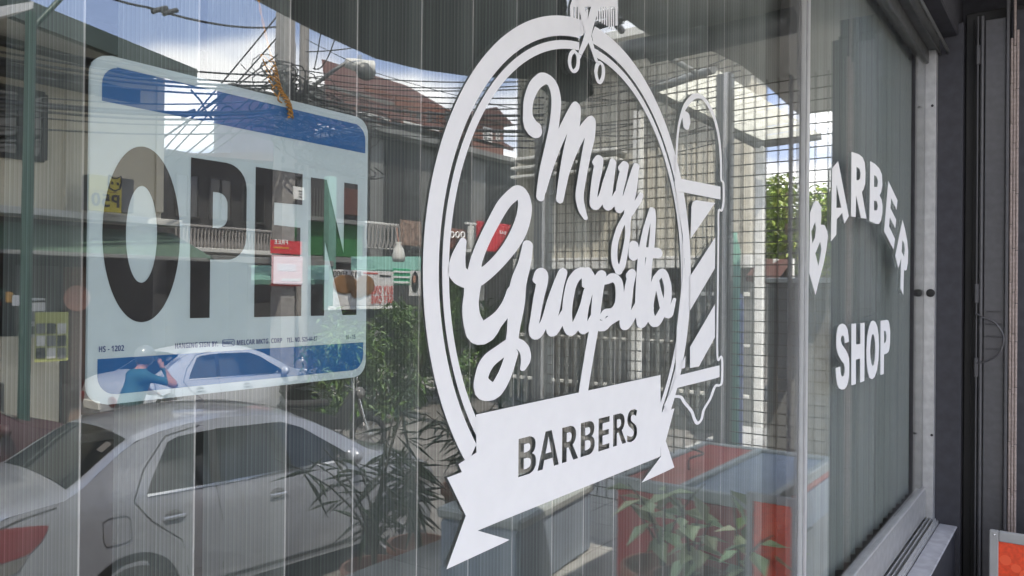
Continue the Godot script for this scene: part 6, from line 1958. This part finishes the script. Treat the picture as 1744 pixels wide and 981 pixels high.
func open_sign() -> void:
	var s := thing("open_sign", "blue and white plastic OPEN sign hanging behind the left pane on a golden cord", "sign", Vector3.ZERO)
	var zs := -.010
	var lo := Vector2(0.2967, 2.4593)
	var hi := Vector2(0.5838, 2.7295)
	var hole := ring_poly(Vector2(0.4827, 2.7175), .0032, .0032, 20)
	var st := film([rounded(lo, hi, .016)], [hole], zs, .002)
	var board := rough_mat(c(.50, .60, .60), .03, .3, .35, 0.0, 60, .05)
	obj("board", st, board, s)
	st = film([rounded(lo, hi, .016)], [hole], zs - .003, .002)
	obj("board_back", st, board, s)
	var blue := rough_mat(c(.008, .105, .29), .04, .3, .3, 0.0, 61, .05)
	var black := mat(c(.010, .009, .010), .35)
	var zi := zs + .0004
	obj("blue_band", film([rounded(Vector2(lo.x + .0085, Vector2(0.3538, 2.6931).y), Vector2(hi.x - .004, hi.y - .008), .015, 12)], [hole], zi, .001), blue, s)
	obj("blue_band", film([rounded(Vector2(lo.x + .0075, lo.y + .0075), Vector2(hi.x - .004, Vector2(0.4134, 2.495).y), .015, 3)], [], zi, .001), blue, s)
	var o := [Vector2(0.3368, 2.6631), Vector2(0.3385, 2.5223), Vector2(0.3068, 2.5903), Vector2(0.3711, 2.5944)]
	obj("letter", film([ring_poly(Vector2((o[2].x + o[3].x) / 2, (o[0].y + o[1].y) / 2), (o[3].x - o[2].x) / 2, (o[0].y - o[1].y) / 2)], [ring_poly(Vector2(0.3381, (o[0].y + o[1].y) / 2), (0.3515 - 0.3257) / 2, (Vector2(0.3377, 2.6313).y - Vector2(0.3386, 2.5538).y) / 2)], zi, .0006), black, s)
	var p := [Vector2(0.3804, 2.6605), Vector2(0.381, 2.5246), Vector2(0.3995, 2.5962), Vector2(0.4355, 2.5985), Vector2(0.4124, 2.5749), Vector2(0.4015, 2.5963), Vector2(0.416, 2.6179), Vector2(0.4088, 2.6337), Vector2(0.4091, 2.6025)]
	obj("letter", film([PackedVector2Array([p[1], Vector2(p[0].x, p[0].y), Vector2(p[2].x, p[0].y), Vector2(p[2].x, p[1].y)]), rounded(Vector2(p[0].x, p[4].y), Vector2(p[3].x, p[0].y), .021, 6)], [rounded(Vector2(p[5].x, p[8].y), Vector2(p[6].x, p[7].y), .010, 6)], zi, .0006), black, s)
	var e := [Vector2(0.4447, 2.6611), Vector2(0.4458, 2.5242), Vector2(0.4654, 2.6004), Vector2(0.4981, 2.6025), Vector2(0.4811, 2.6309), Vector2(0.4814, 2.6092), Vector2(0.4818, 2.5808), Vector2(0.4821, 2.5541)]
	obj("letter", film([PackedVector2Array([Vector2(e[0].x, e[1].y), e[0], Vector2(e[3].x, e[0].y), Vector2(e[3].x, e[4].y), Vector2(e[2].x, e[4].y), Vector2(e[2].x, e[5].y), Vector2(e[3].x - .002, e[5].y), Vector2(e[3].x - .002, e[6].y), Vector2(e[2].x, e[6].y), Vector2(e[2].x, e[7].y), Vector2(e[3].x, e[7].y), Vector2(e[3].x, e[1].y)])], [], zi, .0006), black, s)
	var n := [Vector2(0.5081, 2.6593), Vector2(0.5099, 2.524), Vector2(0.5265, 2.6043), Vector2(0.5512, 2.6058), Vector2(0.5697, 2.607), Vector2(0.5266, 2.5973), Vector2(0.5507, 2.5244), Vector2(0.5514, 2.5873), Vector2(0.5281, 2.6594)]
	obj("letter", film([PackedVector2Array([n[1], Vector2(n[0].x, n[0].y), Vector2(n[8].x, n[0].y), Vector2(n[3].x, n[7].y), Vector2(n[3].x, n[0].y), Vector2(n[4].x, n[0].y), Vector2(n[4].x, n[1].y), Vector2(n[6].x, n[1].y), Vector2(n[2].x, n[5].y), Vector2(n[2].x, n[1].y)])], [], zi, .0006), black, s)
	for q in [["HS - 1202", Vector2(0.3052, 2.5002), Vector2(0.3248, 2.5042)], ["HANGING SIGN BY:", Vector2(0.368, 2.4995), Vector2(0.4081, 2.5046)], ["MELCAR MKTG. CORP", Vector2(0.427, 2.4995), Vector2(0.476, 2.5037)], ["TEL. NO. 525-44-87", Vector2(0.4815, 2.4993), Vector2(0.5182, 2.5028)], ["10 - 15", Vector2(0.555, 2.4991), Vector2(0.5686, 2.5028)]]:
		var a: Vector2 = q[1]
		var b: Vector2 = q[2]
		obj("small_print", lettering(q[0], func(u, v): return Vector3(lerpf(a.x, b.x, u), lerpf(a.y, a.y + .0046, v), zi)), mat(c(.02, .04, .16), .5), s)
	var ma := Vector2(0.4122, 2.499)
	var mb := Vector2(0.4245, 2.5051)
	obj("printed_mark", film([rounded(Vector2(ma.x, ma.y), Vector2(mb.x, mb.y), .001)], [rounded(Vector2(ma.x + .0007, ma.y + .0006), Vector2(mb.x - .0007, mb.y - .0006), .0008)], zi, .0003), mat(c(.02, .05, .2), .5), s)
	obj("small_print", lettering("MMC", func(u, v): return Vector3(lerpf(ma.x + .0012, mb.x - .0012, u), lerpf(ma.y + .0014, mb.y - .0014, v), zi)), mat(c(.02, .05, .2), .5), s)
	# golden cord, twisted, from the hole up to a rubber sucker on the glass
	var g := thing("golden_cord", "twisted golden cord that carries the OPEN sign", "cord", Vector3.ZERO)
	var path := catmull([Vector3(0.4803, 2.7121, -0.006), Vector3(0.4788, 2.7207, -0.006), Vector3(0.4753, 2.7278, -0.006), Vector3(0.4692, 2.7331, -0.006), Vector3(0.4651, 2.741, -0.006), Vector3(0.4624, 2.7502, -0.006), Vector3(0.4597, 2.7583, -0.006), Vector3(0.4529, 2.7771, -0.006), Vector3(0.4456, 2.8019, -0.006), Vector3(0.4403, 2.8243, -0.006)], 10)
	for k in 2:
		var pts := []
		for i in path.size():
			var a := i * .75 + PI * k
			pts.append(path[i] + Vector3(cos(a), .3 * sin(a), sin(a)) * (.0019 if i < 62 else .0006))
		st = surf()
		tube(st, pts, .0012, 6, .0007)
		obj("strand", st, mat(c(.42, .20, .03), .45, .4), g)
	for k in 5:
		st = surf()
		var b: Vector3 = path[clampi(24 + k * 8, 0, path.size() - 1)]
		tube(st, catmull([b, b + Vector3(-.006, .004, .002), b + Vector3(-.008 - .002 * k, -.004 + .003 * k, .001), b + Vector3(-.003, -.006, 0)]), .0008, 5)
		obj("loose_end", st, mat(c(.42, .20, .03), .45, .4), g)
